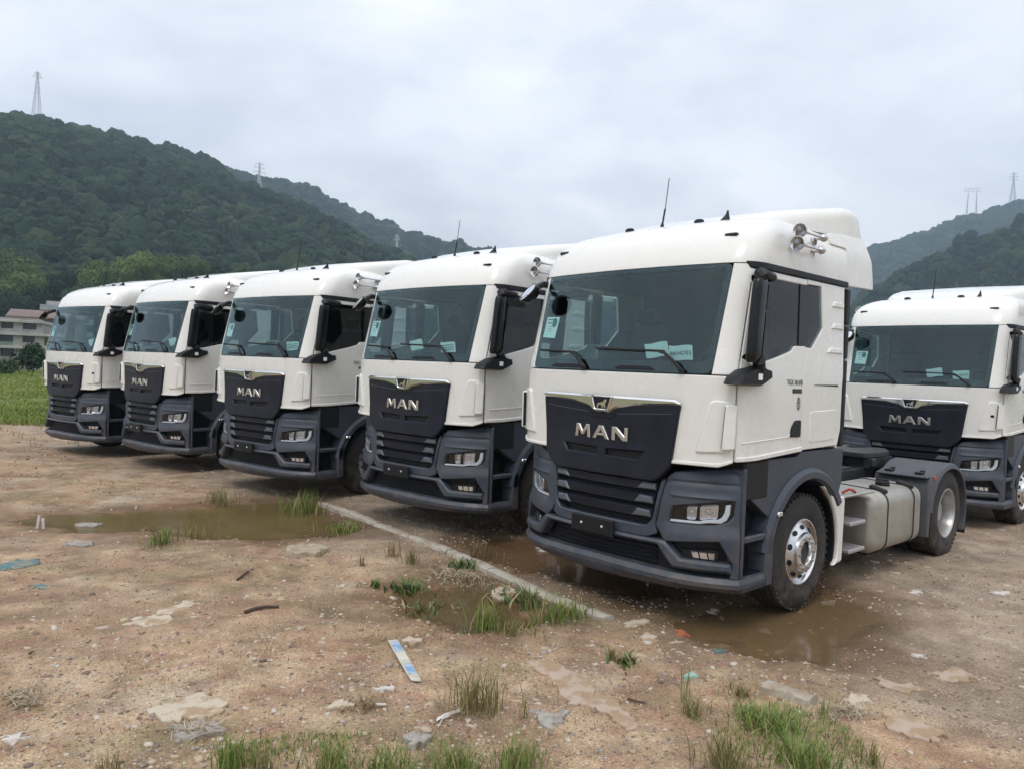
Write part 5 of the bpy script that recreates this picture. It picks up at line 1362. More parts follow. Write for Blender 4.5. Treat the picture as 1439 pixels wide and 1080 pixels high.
pylon(1367, 302, 265, 1440, 'H', 'two-legged pylon with a flat top on the far right hill')
pylon(1425, 284, 243, 1450, 'arms', 'pylon highest up on the far right hill, near the edge of the picture')

# ------------------------------------------------------------------ trees at the foot of the left hill, each with leaves, trunk and limbs
LEAF = {k: foliage_mat('leaves_' + k, *c, .25) for k, c in {'bamboo': ((.055, .095, .028), (.10, .155, .042), (.150, .205, .060)), 'mid': ((.034, .066, .024), (.058, .102, .034), (.092, .142, .048)), 'dark': ((.014, .030, .016), (.024, .048, .022), (.042, .070, .030))}.items()}
M['bark'] = mat('grey_brown_bark', (.075, .058, .042), .95, col2=(.045, .035, .028), nscale=3)
def tree(name, x, y, z, h, rad, kind, seed, lab, group, leaf=.5, n=1500, trunk=True):
    e = empty(name, (x, y, z)); tag(e, lab, 'tree' if h > 3 else 'bush', group); r = np.random.default_rng(seed)
    nb = 11; cl = []
    for i in range(nb):
        a = r.uniform(0, 6.28); q = r.uniform(.15, .75) * rad; zz = h * r.uniform(.40, .86) * (1 - .18 * q / rad); cl.append((math.cos(a) * q, math.sin(a) * q, zz, rad * r.uniform(.34, .52)))
    cl.append((0, 0, h * .86, rad * .42)); cl.append((0, 0, h * .6, rad * .55))
    per = n // len(cl); V = []
    for cx, cy, cz, cr in cl:
        d = r.normal(size=(per, 3)); d /= np.linalg.norm(d, axis=1)[:, None]; q = cr * r.uniform(.55, 1.08, (per, 1)); c = np.array([cx, cy, cz]) + d * q * np.array([1, 1, .85])
        t = r.normal(size=(per, 3)); t -= d * np.sum(t * d, 1)[:, None] * .6; t /= np.linalg.norm(t, axis=1)[:, None]; b = np.cross(d + r.normal(size=(per, 3)) * .5, t); b /= np.linalg.norm(b, axis=1)[:, None]
        s = leaf * r.uniform(.6, 1.3, (per, 1))
        V.append(np.stack([c - t * s, c + b * s * .55, c + t * s, c - b * s * .55], 1))
    V = np.concatenate(V).reshape(-1, 3); f = np.arange(len(V)).reshape(-1, 4)
    me = mesh_tris('crown', V, f); me.materials.append(LEAF[kind]); o = bpy.data.objects.new('crown', me); C.objects.link(o); o.parent = e
    mb = MB(); mb.tube([(0, 0, -.5), (.1, 0, h * .3), (.0, .1, h * .62), (.1, 0, h * .85)], [h * .022, h * .018, h * .012, h * .004], 7); mb.build('trunk', M['bark'], e)
    mb = MB()
    for cx, cy, cz, cr in cl[:6]: mb.tube([(0, 0, max(.2, cz - rad * .5)), (cx * .6, cy * .6, cz - rad * .15), (cx, cy, cz)], [h * .008, h * .006, h * .002], 5)
    mb.build('limb', M['bark'], e)
TR = [(10, 352, 232, 14, 7, 'mid', 'green leafy tree at the left edge, at the foot of the hill'),
      (35, 368, 222, 12, 6.5, 'bamboo', 'bright green bushy tree beside the left edge, above the buildings'),
      (-14, 366, 226, 12, 7, 'bamboo', 'bright green tree half outside the left edge of the picture'),
      (70, 388, 224, 11, 5.5, 'dark', 'dark tree between the bright trees, above the bluish building'),
      (105, 384, 228, 11, 6, 'dark', 'dark tree behind the farthest truck, left of the pale bamboo'),
      (140, 366, 224, 13, 5.5, 'bamboo', 'pale green bamboo clump above the farthest truck, leftmost of the pale clumps'),
      (172, 362, 232, 15, 6, 'bamboo', 'pale green bamboo clump above the fourth truck, second from the left'),
      (205, 352, 226, 14, 6, 'bamboo', 'tallest pale green bamboo clump, above the fourth truck'),
      (238, 358, 230, 13, 5.5, 'bamboo', 'pale green bamboo clump right of the tallest one'),
      (270, 360, 224, 12, 5.5, 'mid', 'green tree right of the bamboo clumps, above the third truck'),
      (300, 372, 228, 10, 5, 'dark', 'dark tree right of the green trees, above the third truck'),
      (345, 374, 226, 9, 4.5, 'mid', 'small green tree farthest right at the hill foot'),
      (55, 410, 214, 9, 5, 'dark', 'dark tree directly behind the bluish building'),
      (18, 412, 212, 9, 5.5, 'dark', 'dark tree behind the flat roof of the concrete building'),
      (120, 400, 214, 9, 5, 'mid', 'mid green tree just over the roof of the farthest truck')]
for k, (u, v, D, h, rad, kind, lab) in enumerate(TR):
    x, y, zt = AT(u, v, D); tree('bamboo_clump' if 'bamboo' in lab else 'leafy_tree', x, y, zt - h, h, rad, kind, 200 + k, lab, 'trees at the foot of the left hill', .36, 6500)
x, y, zt = AT(47, 487, 78); tree('bush', x, y, -.1, 2.5, 1.7, 'dark', 301, 'dark green bush in front of the concrete building, beside the farthest truck', None, .16, 1800)
x, y, zt = AT(8, 514, 72); tree('bush', x, y, -.1, 1.0, 1.3, 'mid', 302, 'low green bush before the grey wall at the left edge', None, .12, 700)

# ------------------------------------------------------------------ buildings at the left
M['concrete'] = mat('weathered_pale_concrete', (.40, .39, .36), .9, col2=(.29, .275, .25), nscale=.9, nlo=.42, nhi=.68)
M['old_plaster'] = mat('grey_plaster', (.30, .285, .265), .9, col2=(.22, .205, .19), nscale=1.1)
M['red_roof'] = mat('dull_red_sheet_roof', (.19, .13, .115), .8, col2=(.14, .10, .09), nscale=1.5)
M['blue_wall'] = mat('bluish_grey_wall', (.30, .335, .38), .85, col2=(.24, .265, .30), nscale=.8)
M['dark_window'] = mat('dark_window_glass', (.035, .04, .045), .2)
M['old_brick'] = mat('grey_block_wall', (.24, .215, .19), .95, col2=(.17, .155, .14), nscale=2)
M['green_net'] = mat('faded_green_panel', (.20, .26, .21), .9)
def facade(name, u, v, D, rz, lab): 
    x, y, _ = AT(u, v, D); e = empty(name, (x, y, 0), rz); return tag(e, lab, 'building')
# three-storey concrete shell; local x to the right along the facade, y backwards
e = facade('concrete_building', 57, 500, 128, .42, 'unfinished pale concrete building with flat slabs and dark window openings')
FL = [0.0, 2.15, 4.0, 5.8]
for k, z in enumerate(FL[1:]):
    mb = MB(); mb.box(-34, .4 + (2.5 if k == 1 else 0), -.7, 9, z - .16, z + .22, .04); mb.build('floor_slab', M['concrete'], e)
for k in range(3):
    z0, z1_ = FL[k] + (.22 if k else -.5), FL[k + 1] - .16
    xs = [-34 + 2.6 * i for i in range(14)]
    for i, x in enumerate(xs):
        wv = 1.15 if (i + k) % 3 else .8
        mb = MB(); mb.box(x - wv / 2, x + wv / 2, 0, .35, z0, z1_, .02); mb.build('pillar', M['concrete'] if k else M['old_plaster'], e)
        if i < 13:
            sill = z0 + (.55 if k else .4)
            mb = MB(); mb.box(x + wv / 2, x + 2.6 - .4, .05, .30, z0, sill, .01); mb.build('parapet', M['concrete'] if (i + k) % 4 else M['green_net'], e)
            mb = MB(); mb.box(x + wv / 2, x + 2.6 - .4, .5, .6, sill, z1_, 0); mb.build('window', M['dark_window'], e)
mb = MB(); mb.box(-34, .2, .62, 8.9, -.5, 5.7); mb.build('core', M['old_plaster'], e)
mb = MB(); mb.prism([(.4, 2.6), (3.2, 1.7), (3.2, 1.3), (1.0, 2.0), (1.0, -.5), (.4, -.5)], 'y', -.4, .2, .03); mb.build('stair_flank', M['concrete'], e)
mb = MB(); mb.box(-34, .2, -.2, -.05, 6.02, 6.3, .02); mb.build('parapet', M['old_plaster'], e)
e = facade('red_roofed_shed', 46, 500, 140, .42, 'brick upper building with a dull red roof, behind the concrete building')
mb = MB(); mb.box(-3.2, 6.5, 0, 7, -.5, 7.0, .02); mb.build('wall', M['old_brick'], e)
mb = MB(); mb.prism([(-.7, 6.95), (3.5, 8.2), (7.7, 6.95), (7.7, 6.75), (-.7, 6.75)], 'x', -3.6, 6.9, .02); mb.build('roof', M['red_roof'], e)
for x in (-2.0, .4, 2.8): mb = MB(); mb.box(x, x + 1.3, -.04, .1, 4.7, 6.0, .01); mb.build('window', M['dark_window'], e)
e = facade('bluish_building', 58, 500, 165, .38, 'bluish grey building with balconies rising behind the red roof')
mb = MB(); mb.box(0, 16, 0, 9, -.5, 9.7, .02); mb.build('wall', M['blue_wall'], e)
for k in range(4):
    z = 2.3 + 2.35 * k
    mb = MB(); mb.box(-.3, 16.3, -1.0, .0, z - .12, z + .12, .02); mb.build('balcony_slab', M['concrete'], e)
    mb = MB(); mb.box(-.25, 16.2, -1.0, -.92, z + .12, z + .85, .01); mb.build('balcony_rail', M['blue_wall'], e)
    for i in range(5): mb = MB(); mb.box(1.0 + 3.1 * i, 2.7 + 3.1 * i, -.04, .1, z - 2.0, z - .5, .01); mb.build('window', M['dark_window'], e)
mb = MB(); mb.box(.4, 4.2, 1, 5, 9.7, 11.0, .02); mb.build('roof_room', M['concrete'], e)
mb = MB(); mb.box(9, 13, 1, 5, 9.7, 10.6, .02); mb.build('roof_room', M['old_plaster'], e)
x, y, _ = AT(56, 510, 84); e = empty('block_wall', (x, y, 0), .42); tag(e, 'low grey block wall between the grass field and the concrete building', 'wall')
for k in range(7):
    mb = MB(); mb.box(-30 + 4.3 * k, -30 + 4.3 * k + 4.24, 0, .2, -.4, 1.25 + .05 * (k % 2), .015); mb.build('wall_bay', M['old_brick'], e)
    mb = MB(); mb.box(-30 + 4.3 * k - .1, -30 + 4.3 * k + .15, -.05, .25, -.4, 1.4, .015); mb.build('pier', M['old_plaster'], e)

# ------------------------------------------------------------------ grass
def grass_mat(name, c1, c2):
    m = bpy.data.materials.new(name); m.use_nodes = True; n, l = m.node_tree.nodes, m.node_tree.links; b = n['Principled BSDF']
    b.inputs['Roughness'].default_value = .7; b.inputs['Specular IOR Level'].default_value = .25
    a = n.new('ShaderNodeAttribute'); a.attribute_name = 'tint'
    x = n.new('ShaderNodeMix'); x.data_type = 'RGBA'; x.inputs[6].default_value = (*c1, 1); x.inputs[7].default_value = (*c2, 1)
    l.new(a.outputs['Fac'], x.inputs[0])
    g = n.new('ShaderNodeMath'); g.operation = 'GREATER_THAN'; g.inputs[1].default_value = .86; l.new(a.outputs['Fac'], g.inputs[0])
    y = n.new('ShaderNodeMix'); y.data_type = 'RGBA'; y.inputs[7].default_value = (.33, .25, .13, 1); l.new(x.outputs[2], y.inputs[6]); l.new(g.outputs[0], y.inputs[0])
    l.new(y.outputs[2], b.inputs['Base Color']); return m
GM = {'green': grass_mat('green_grass', (.10, .165, .030), (.23, .29, .075)), 'olive': grass_mat('olive_grass', (.11, .12, .038), (.30, .26, .11)),
      'dark': grass_mat('dark_weed', (.065, .115, .035), (.14, .19, .062)), 'dry': grass_mat('dry_reddish_grass', (.13, .085, .040), (.26, .185, .095)), 'field': grass_mat('field_grass', (.115, .185, .030), (.29, .32, .085))}
def blades(r, bx, by, bz, h, w, leanv, curl=.5):
    """arrays of blade roots -> (verts, faces, tint): four-segment tapering blades that bend over"""
    n = len(bx); a = r.uniform(0, 6.283, n); ln = leanv * r.uniform(.3, 1.3, n); hh = h * r.uniform(.5, 1.1, n); ww = w * r.uniform(.7, 1.3, n)
    dx, dy = np.cos(a), np.sin(a); V = []
    tw = a + 1.57 + r.uniform(-.5, .5, n); px, py = np.cos(tw), np.sin(tw)
    for t, k in ((0, 1.0), (.38, .9), (.72, .6)):
        o = ln * hh * t ** 1.9; z = hh * (t - curl * ln * .35 * t ** 2.2)
        for s in (-1, 1): V.append(np.stack([bx + dx * o + s * px * ww * k * .5, by + dy * o + s * py * ww * k * .5, bz + z], 1))
    V.append(np.stack([bx + dx * ln * hh, by + dy * ln * hh, bz + hh * (1 - curl * ln * .35)], 1))
    co = np.stack(V, 1).reshape(-1, 3); b = np.arange(n)[:, None] * 7
    f = np.concatenate([b + np.array([[0, 1, 3]]), b + np.array([[0, 3, 2]]), b + np.array([[2, 3, 5]]), b + np.array([[2, 5, 4]]), b + np.array([[4, 5, 6]])], 0)
    return co, f, np.repeat(r.random(n), 7)
def grass_obj(name, co, f, tint, m):
    me = mesh_tris(name, co, f); a = me.attributes.new('tint', 'FLOAT', 'POINT'); a.data.foreach_set('value', tint.astype(np.float32)); me.materials.append(GM[m])
    o = bpy.data.objects.new(name, me); C.objects.link(o); return o
def tuft(u, v, hpx, wpx, kind, n, lab, seed, ln=.55, name='grass_tuft'):
    hpx *= .86
    x, y = G(u, v); d = math.hypot(x, y); s = d * 1.05 / FPX; h, w = hpx * s, wpx * s; r = np.random.default_rng(seed)
    q = r.normal(size=(n, 2)) * w * .20 * (1 + .9 * (r.random((n, 1)) > .82))
    bz = ground_z(x + q[:, 0], y + q[:, 1]) - gz(x, y) - .006
    wide = 2.6 if kind == 'dark' else 1.0   # low weeds have broader leaves
    co, f, t = blades(r, q[:, 0], q[:, 1], bz, h * 1.05, (.0040 + .0005 * d) * wide, ln * 1.15)
    o = grass_obj(name, co, f, t, kind); o.location = (x, y, gz(x, y)); tag(o, lab, 'grass tuft', 'grass tufts growing in the dirt'); return o
TU = [(672, 1000, 78, 72, 'olive', 150, 'big olive grass tuft right of the blue and white board', .5),
      (685, 878, 50, 46, 'green', 110, 'green grass tuft at the edge of the small puddle by the kerb', .5), (722, 890, 26, 50, 'olive', 70, 'low olive tuft right of the green one at the small puddle', .6),
      (776, 872, 42, 60, 'green', 130, 'green tuft beside the far end of the kerb, largest there', .6), (744, 852, 34, 34, 'dark', 60, 'dark tuft close to the kerb, left of the largest tuft there', .5), (806, 866, 30, 46, 'green', 70, 'green tuft at the very end of the long kerb', .7), (712, 836, 22, 60, 'dark', 70, 'flat dark weed lying against the middle of the kerb', .9),
      (424, 716, 40, 60, 'green', 170, 'bright green tuft at the right end of the muddy puddle, before the third truck', .5), (487, 742, 22, 60, 'green', 120, 'low green tuft between the muddy puddle and the start of the kerb', .9),
      (312, 705, 26, 46, 'olive', 90, 'olive tuft on the far shore of the muddy puddle', .6), (224, 764, 28, 40, 'green', 100, 'green tuft on the near shore of the muddy puddle', .7), (272, 752, 24, 44, 'olive', 40, 'thin reeds standing in the shallow water of the muddy puddle', .3),
      (553, 784, 30, 20, 'dry', 34, 'reddish dry tuft left of the kerb, taller of a pair', .35), (577, 794, 32, 26, 'olive', 50, 'olive tuft beside the reddish dry one, left of the kerb', .4), (508, 796, 20, 12, 'dry', 18, 'tiny reddish dry tuft farthest left of the kerb', .3),
      (571, 826, 20, 44, 'dark', 120, 'dark green weed at the left end of the small puddle', .9), (527, 824, 14, 24, 'dark', 36, 'small dark weed left of the small puddle', .8), (600, 850, 14, 60, 'dark', 60, 'low dark weed in the small puddle', .9),
      (648, 797, 18, 40, 'dark', 70, 'dark green weed on the kerb, in front of the second truck', .8), (672, 780, 34, 40, 'dry', 50, 'wispy dry tuft behind the kerb, under the second truck', .6),
      (858, 928, 32, 20, 'olive', 36, 'small yellowish tuft in front of the nearest bumper', .4), (884, 934, 22, 36, 'dark', 50, 'low dark weed right of the small yellowish tuft', .8),
      (972, 1006, 44, 34, 'olive', 56, 'olive tuft below the nearest bumper, with a tall narrow stem', .5), (963, 985, 62, 12, 'green', 14, 'tall narrow stem standing in the olive tuft', .16), (1042, 978, 26, 40, 'olive', 60, 'olive tuft left of the short broken kerb', .6),
      (1085, 1024, 36, 90, 'green', 240, 'bright spreading grass below the short broken kerb', .9), (1052, 1008, 26, 50, 'green', 100, 'bright low grass left of the spreading one, below the short kerb', .9),
      (1018, 1082, 62, 60, 'olive', 130, 'tall olive tuft at the bottom edge, left of the bright lower right grass', .45), (1130, 1074, 50, 90, 'green', 260, 'broad bright tuft at the bottom edge in the lower right grass', .7), (1228, 1072, 40, 26, 'olive', 40, 'thin olive tuft at the bottom edge, farthest right', .4), (1158, 1004, 30, 14, 'green', 16, 'thin green stems beside the pale fibre clump', .25),
      (516, 996, 18, 46, 'dry', 60, 'brownish dry weed left of the blue and white board', .9),
      (724, 1086, 62, 66, 'green', 150, 'tall green tuft at the bottom edge, right of centre', .4), (735, 1012, 40, 12, 'olive', 8, 'lone tall stem above the bottom grass, right of the big olive tuft', .2), (640, 1086, 52, 70, 'green', 130, 'green tuft at the bottom edge, below the big olive tuft', .5), (545, 1088, 46, 80, 'green', 110, 'green tuft at the bottom edge, below the board', .5), (462, 1086, 52, 60, 'green', 120, 'green tuft at the bottom edge, left of the board', .5),
      (325, 1084, 58, 56, 'green', 110, 'green tuft at the bottom edge, below the pale slab', .4), (368, 1086, 40, 46, 'olive', 60, 'olive tuft at the bottom edge, right of the one below the slab', .5), (152, 1088, 36, 40, 'olive', 46, 'olive tuft in the bottom left corner', .4)]
for k, (u, v, h, w, kd, n, lab, ln) in enumerate(TU): tuft(u, v, h, w, kd, n, lab, 400 + k, ln)
def cover(name, lab, poly_px, n, h, kind, seed, thr=.5, w=.005):
    poly = [G(*p) for p in poly_px]; r = np.random.default_rng(seed); xs, ys = [p[0] for p in poly], [p[1] for p in poly]
    x, y = r.uniform(min(xs), max(xs), n * 4), r.uniform(min(ys), max(ys), n * 4); k = pip(x, y, poly) & (vnoise(x * 1.7, y * 1.7, seed, 3) + r.random(len(x)) * .22 > thr); x, y = x[k][:n], y[k][:n]
    co, f, t = blades(r, x, y, ground_z(x, y) - .006, h, w, .7); o = grass_obj(name, co, f, t, kind); tag(o, lab, kind='stuff')
cover('short_grass', 'short thin grass along the bottom of the picture', [(280, 1100), (300, 1050), (430, 1035), (560, 1030), (700, 1040), (770, 1060), (760, 1110)], 1500, .06, 'green', 71, .60)
cover('short_grass', 'short thin grass in the lower right', [(985, 1105), (1000, 1040), (1030, 995), (1100, 985), (1190, 1020), (1230, 1060), (1230, 1105)], 2000, .055, 'green', 72, .60)
cover('short_grass', 'sparse weeds round the small puddle and the kerb', [(540, 830), (600, 800), (700, 800), (800, 845), (830, 870), (760, 890), (640, 890), (570, 870)], 1100, .05, 'dark', 73, .62)
cover('short_grass', 'sparse dry weeds in the middle of the dirt', [(0, 1000), (200, 900), (500, 860), (900, 930), (980, 1000), (900, 1080), (100, 1080)], 900, .035, 'dry', 74, .66)
# the field at the left
r = np.random.default_rng(77); n = 90000
d = 20.5 * (76 / 20.5) ** (r.random(n) ** .9); a = np.arctan((r.uniform(-260, 110, n) - IW / 2) / FPX); x, y = d / np.cos(a) * np.sin(a), d.copy()
k = vnoise(x * .35, y * .35, 5, 3) + r.random(n) * .3 > np.where(d < 24, .72, .56); x, y, d = x[k], y[k], d[k]
co, f, t = blades(r, x, y, ground_z(x, y) * 0, np.where(d < 26, .27, .15) + .25 * (vnoise(x * .5, y * .5, 6, 2) - .5), .003 + .0006 * d, .8)
t = np.clip(.62 * t + np.repeat(vnoise(x * .22, y * .10, 91, 3) - .30, 7) * .9, 0, 1.0) * .98 - .12 * (np.repeat(d, 7) < 25)
tag(grass_obj('field_grass', co, f, t, 'field'), 'tall bright grass field at the left behind the yard', kind='stuff')
r = np.random.default_rng(78); n = 5000; x, y = r.uniform(-26, -8, n), r.uniform(17, 23, n); k = vnoise(x * .6, y * .6, 15, 3) + r.random(n) * .25 > .62; x, y = x[k], y[k]
co, f, t = blades(r, x, y, ground_z(x, y), .16, .014, .7); tag(grass_obj('short_grass', co, f, t, 'olive'), 'short olive grass at the edge of the field', kind='stuff')
# ------------------------------------------------------------------ things lying on the dirt
M['slab'] = mat('pale_sandstone', (.50, .43, .33), .9, col2=(.35, .25, .155), nscale=7, nlo=.47, nhi=.58, bump=.4, bscale=40)
M['slab_pink'] = mat('pinkish_crumbly_slab', (.43, .335, .26), .95, col2=(.34, .24, .15), nscale=7, nlo=.46, nhi=.56, bump=.5, bscale=50)
M['sack'] = mat('dirty_sackcloth', (.42, .35, .25), .95, col2=(.31, .25, .175), nscale=14, bump=.5, bscale=90)
M['board'] = mat('off_white_board', (.60, .58, .50), .7, col2=(.48, .44, .34), nscale=9)
M['board_blue'] = mat('blue_print_on_board', (.17, .31, .50), .7, col2=(.42, .48, .52), nscale=22, nlo=.45, nhi=.6)
M['litter'] = mat('white_plastic_litter', (.60, .57, .53), .7, col2=(.42, .36, .29), nscale=14)
M['turquoise'] = mat('faded_turquoise_mesh', (.05, .16, .17), .8, col2=(.24, .22, .16), nscale=16, nlo=.42, nhi=.6)
M['mint'] = mat('mint_plastic', (.30, .45, .38), .6)
M['orange'] = mat('orange_plastic', (.42, .13, .055), .7, col2=(.38, .12, .06), nscale=30)
M['dark_leaf'] = mat('dark_purple_scrap', (.045, .030, .045), .5)
M['twig'] = mat('dark_twig_wood', (.075, .05, .035), .9)
M['grey_foam'] = mat('grey_dirty_foam', (.36, .335, .30), .9, col2=(.24, .20, .165), nscale=18, bump=.5, bscale=60)
def flat(name, px, th, m, lab, cat, group=None, seed=1, amp=.006, rough=.03, g=.035, lift=0.0):
    """a broken flat piece: outline on the ground, its own thickness and an uneven top"""
    poly = [G(*p) for p in px]
    if area2(poly) < 0: poly = poly[::-1]
    ox, oy = sum(p[0] for p in poly) / len(poly), sum(p[1] for p in poly) / len(poly); r = random.Random(seed)
    poly = dens([(x - ox, y - oy) for x, y in poly], g); poly = [(x + r.uniform(-1, 1) * rough, y + r.uniform(-1, 1) * rough) for x, y in poly]
    base = gz(ox, oy)
    surf = lambda x, y, o: (x, y, gz(x + ox, y + oy) - base + lift + o + amp * (mnoise.noise(Vector((x * 9 + seed * 3.1, y * 9, seed))) + .5 * mnoise.noise(Vector((x * 25, y * 25 + seed, 2)))))
    mb = MB(); panel(mb, surf, poly, (), th, th + .02 + lift, g, .004)
    o = mb.build(name, M[m], None, angle=40); o.location = (ox, oy, base); return tag(o, lab, cat, group)
def sp(cx, cy, w, h, n=9, seed=0, rot=0):
    r = random.Random(seed); return [(cx + w / 2 * math.cos(6.283 * k / n + rot) * r.uniform(.7, 1.15), cy + h / 2 * math.sin(6.283 * k / n + rot) * r.uniform(.7, 1.15)) for k in range(n)]
flat('stone_slab', [(205, 1001), (245, 986), (288, 973), (302, 982), (316, 992), (309, 1004), (270, 1010), (237, 1019)], .016, 'slab', 'large pale broken stone slab near the bottom left', 'stone slab', None, 3, .010)
flat('stone_slab', [(172, 876), (214, 859), (238, 866), (246, 874), (208, 882)], .006, 'slab', 'pale flat slab left of the twig, nearer of a touching pair', 'stone slab', 'pale slabs', 4, .006)
flat('stone_slab', [(218, 856), (262, 842), (282, 848), (262, 860), (238, 864)], .006, 'slab', 'pale flat slab left of the twig, farther of a touching pair', 'stone slab', 'pale slabs', 5, .006)
flat('crumpled_sack', [(400, 776), (425, 770), (452, 771), (461, 777), (447, 784), (418, 785), (402, 783)], .05, 'sack', 'crumpled beige sack on the dirt below the muddy puddle', 'sack', None, 6, .035, .02)
flat('mortar_lump', [(240, 1024), (300, 1016), (316, 1022), (305, 1036), (262, 1043), (244, 1036)], .02, 'grey_foam', 'crumbly grey mortar lump touching the large pale slab', 'rubble', None, 7, .02)
flat('crumbly_slab', [(738, 930), (770, 929), (784, 938), (806, 946), (828, 962), (838, 978), (866, 988), (886, 1006), (900, 1022), (884, 1026), (862, 1012), (838, 998), (800, 992), (788, 974), (776, 956), (752, 944)], .014, 'slab_pink', 'long crooked strip of pinkish crumbling cement right of the big olive tuft', 'rubble', None, 8, .014, .02)
flat('torn_sheet', [(748, 1000), (770, 1004), (790, 1000), (803, 1002), (790, 1014), (772, 1024), (756, 1016)], .012, 'grey_foam', 'torn pale sheet below the long strip of crumbling cement', 'scrap', None, 9, .012)
flat('cement_patch', [(1240, 1008), (1270, 1000), (1300, 1014), (1328, 1028), (1318, 1040), (1280, 1034), (1252, 1022)], .016, 'slab_pink', 'pinkish cement patch in the lower right, beside the bright grass', 'rubble', 'cement patches at lower right', 10, .010)
flat('cement_patch', [(1310, 946), (1340, 938), (1368, 948), (1352, 960), (1322, 958)], .014, 'slab_pink', 'pinkish cement patch farthest right, below the rear wheel', 'rubble', 'cement patches at lower right', 11, .010)
flat('cement_patch', [(1225, 950), (1262, 955), (1300, 965), (1280, 975), (1240, 966)], .012, 'slab_pink', 'pinkish cement patch between the broken kerb and the one farthest right', 'rubble', 'cement patches at lower right', 12, .010)
flat('cement_patch', [(1186, 980), (1210, 976), (1232, 984), (1216, 994), (1192, 992)], .012, 'slab', 'small pale cement patch right of the short broken kerb', 'rubble', 'cement patches at lower right', 13, .010)
flat('stone', sp(709, 832, 38, 14, 9, 1), .04, 'slab', 'flat pale stone beside the kerb, above the green tuft', 'stone', None, 14, .012)
flat('stone', sp(578, 903, 26, 12, 8, 2), .03, 'slab', 'small pale stone right of the top end of the board', 'stone', None, 15, .010)
flat('stone', sp(585, 1046, 40, 18, 9, 3), .03, 'grey_foam', 'pale stone in the bottom grass below the white torn ribbon', 'stone', None, 16, .010)
flat('stone', sp(542, 970, 24, 9, 8, 4), .018, 'litter', 'whitish stone chip left of the lower end of the board', 'stone', None, 17, .006)
flat('stone', sp(480, 994, 36, 16, 9, 5), .022, 'slab', 'pale flat stone left of the brownish weed', 'stone', None, 18, .008)
flat('stone', sp(122, 734, 40, 6, 8, 6), .05, 'grey_foam', 'grey lump on the near shore of the puddle at far left', 'stone', None, 19, .015)
flat('plastic_litter', [(8, 1036), (28, 1032), (32, 1038), (10, 1048)], .012, 'litter', 'white plastic scrap in the bottom left corner', 'litter', None, 20, .008)
flat('plastic_litter', sp(112, 764, 46, 9, 9, 8), .022, 'grey_foam', 'whitish bundle on the dirt left of the near shore tuft', 'litter', None, 21, .016)
flat('plastic_litter', [(752, 764), (764, 765), (772, 770), (760, 772)], .03, 'litter', 'white scrap under the left corner of the nearest bumper', 'litter', None, 22, .01)
flat('plastic_litter', sp(1165, 838, 22, 6, 8, 9), .012, 'litter', 'white shard behind the nearest front wheel', 'litter', None, 23, .005)
flat('plastic_litter', sp(1406, 833, 30, 5, 8, 10), .012, 'litter', 'white shard at the right edge on the gravel', 'litter', None, 24, .005)
flat('plastic_litter', sp(1288, 834, 16, 5, 8, 11), .012, 'litter', 'white shard between the rear wheel and the right edge', 'litter', None, 25, .005)
flat('plastic_litter', sp(1290, 922, 20, 6, 8, 12), .012, 'litter', 'pale shard right of the brown puddle beneath the front wheel', 'litter', None, 26, .005)
flat('turquoise_rag', [(0, 794), (22, 789), (50, 785), (55, 792), (36, 799), (0, 802)], .012, 'turquoise', 'turquoise mesh rag at the left edge below the puddle', 'rag', None, 27, .012)
flat('turquoise_rag', sp(58, 826, 30, 7, 8, 13), .008, 'turquoise', 'small faded turquoise scrap below the rag at the left edge', 'rag', None, 28, .008)
flat('blue_cap', sp(1012, 912, 20, 9, 8, 16), .018, 'turquoise', 'teal plastic cap on the dirt before the nearest bumper', 'litter', None, 31, .008)
flat('orange_scrap', sp(957, 887, 20, 6, 8, 17), .012, 'orange', 'orange plastic scrap in front of the nearest bumper', 'litter', None, 32, .010)
flat('dark_scrap', sp(1036, 891, 28, 10, 8, 18), .012, 'dark_leaf', 'dark purple scrap at the edge of the brown puddle', 'litter', None, 33, .008)
flat('mint_scrap', sp(968, 950, 22, 8, 8, 19), .02, 'mint', 'mint green plastic scrap beside the tall narrow stem', 'litter', None, 34, .010)
flat('pale_scrap', sp(910, 898, 22, 12, 7, 20), .010, 'slab', 'pale torn scrap left of the orange one', 'litter', None, 35, .008)
flat('pale_scrap', sp(895, 875, 36, 12, 8, 21), .012, 'slab', 'pale rubble scrap beyond the end of the long kerb', 'rubble', None, 36, .010)
# the printed board
bp_ = [G(*p) for p in [(545, 904), (558, 902), (592, 961), (579, 963)]]
ox, oy = [sum(p[k] for p in bp_) / 4 for k in (0, 1)]; z0 = max(gz(*p) for p in bp_) + .004
e = empty('printed_board', (ox, oy, z0)); tag(e, 'long narrow white board with worn blue print, lying on the dirt', 'board')
L_ = [(x - ox, y - oy) for x, y in bp_]
def bl(a, b): # a along, b across
    p = [L_[0][k] + (L_[3][k] - L_[0][k]) * a for k in (0, 1)]; q = [L_[1][k] + (L_[2][k] - L_[1][k]) * a for k in (0, 1)]; return (p[0] + (q[0] - p[0]) * b, p[1] + (q[1] - p[1]) * b)
mb = MB(); out = [bl(0, 0), bl(.02, 1), bl(.5, 1.04), bl(1, 1), bl(.985, .4), bl(.95, 0), bl(.5, -.04)]; mb.prism(out if area2(out) > 0 else out[::-1], 'z', 0, .012, .003); mb.build('panel', M['board'], e)
for a, b in ((.06, .33), (.62, .86)):
    mb = MB(); mb.add([(*bl(a, .06), .0135), (*bl(a, .94), .0135), (*bl(b, .94), .0135), (*bl(b, .06), .0135)], [(0, 1, 2, 3)]); mb.build('print', M['board_blue'], e)
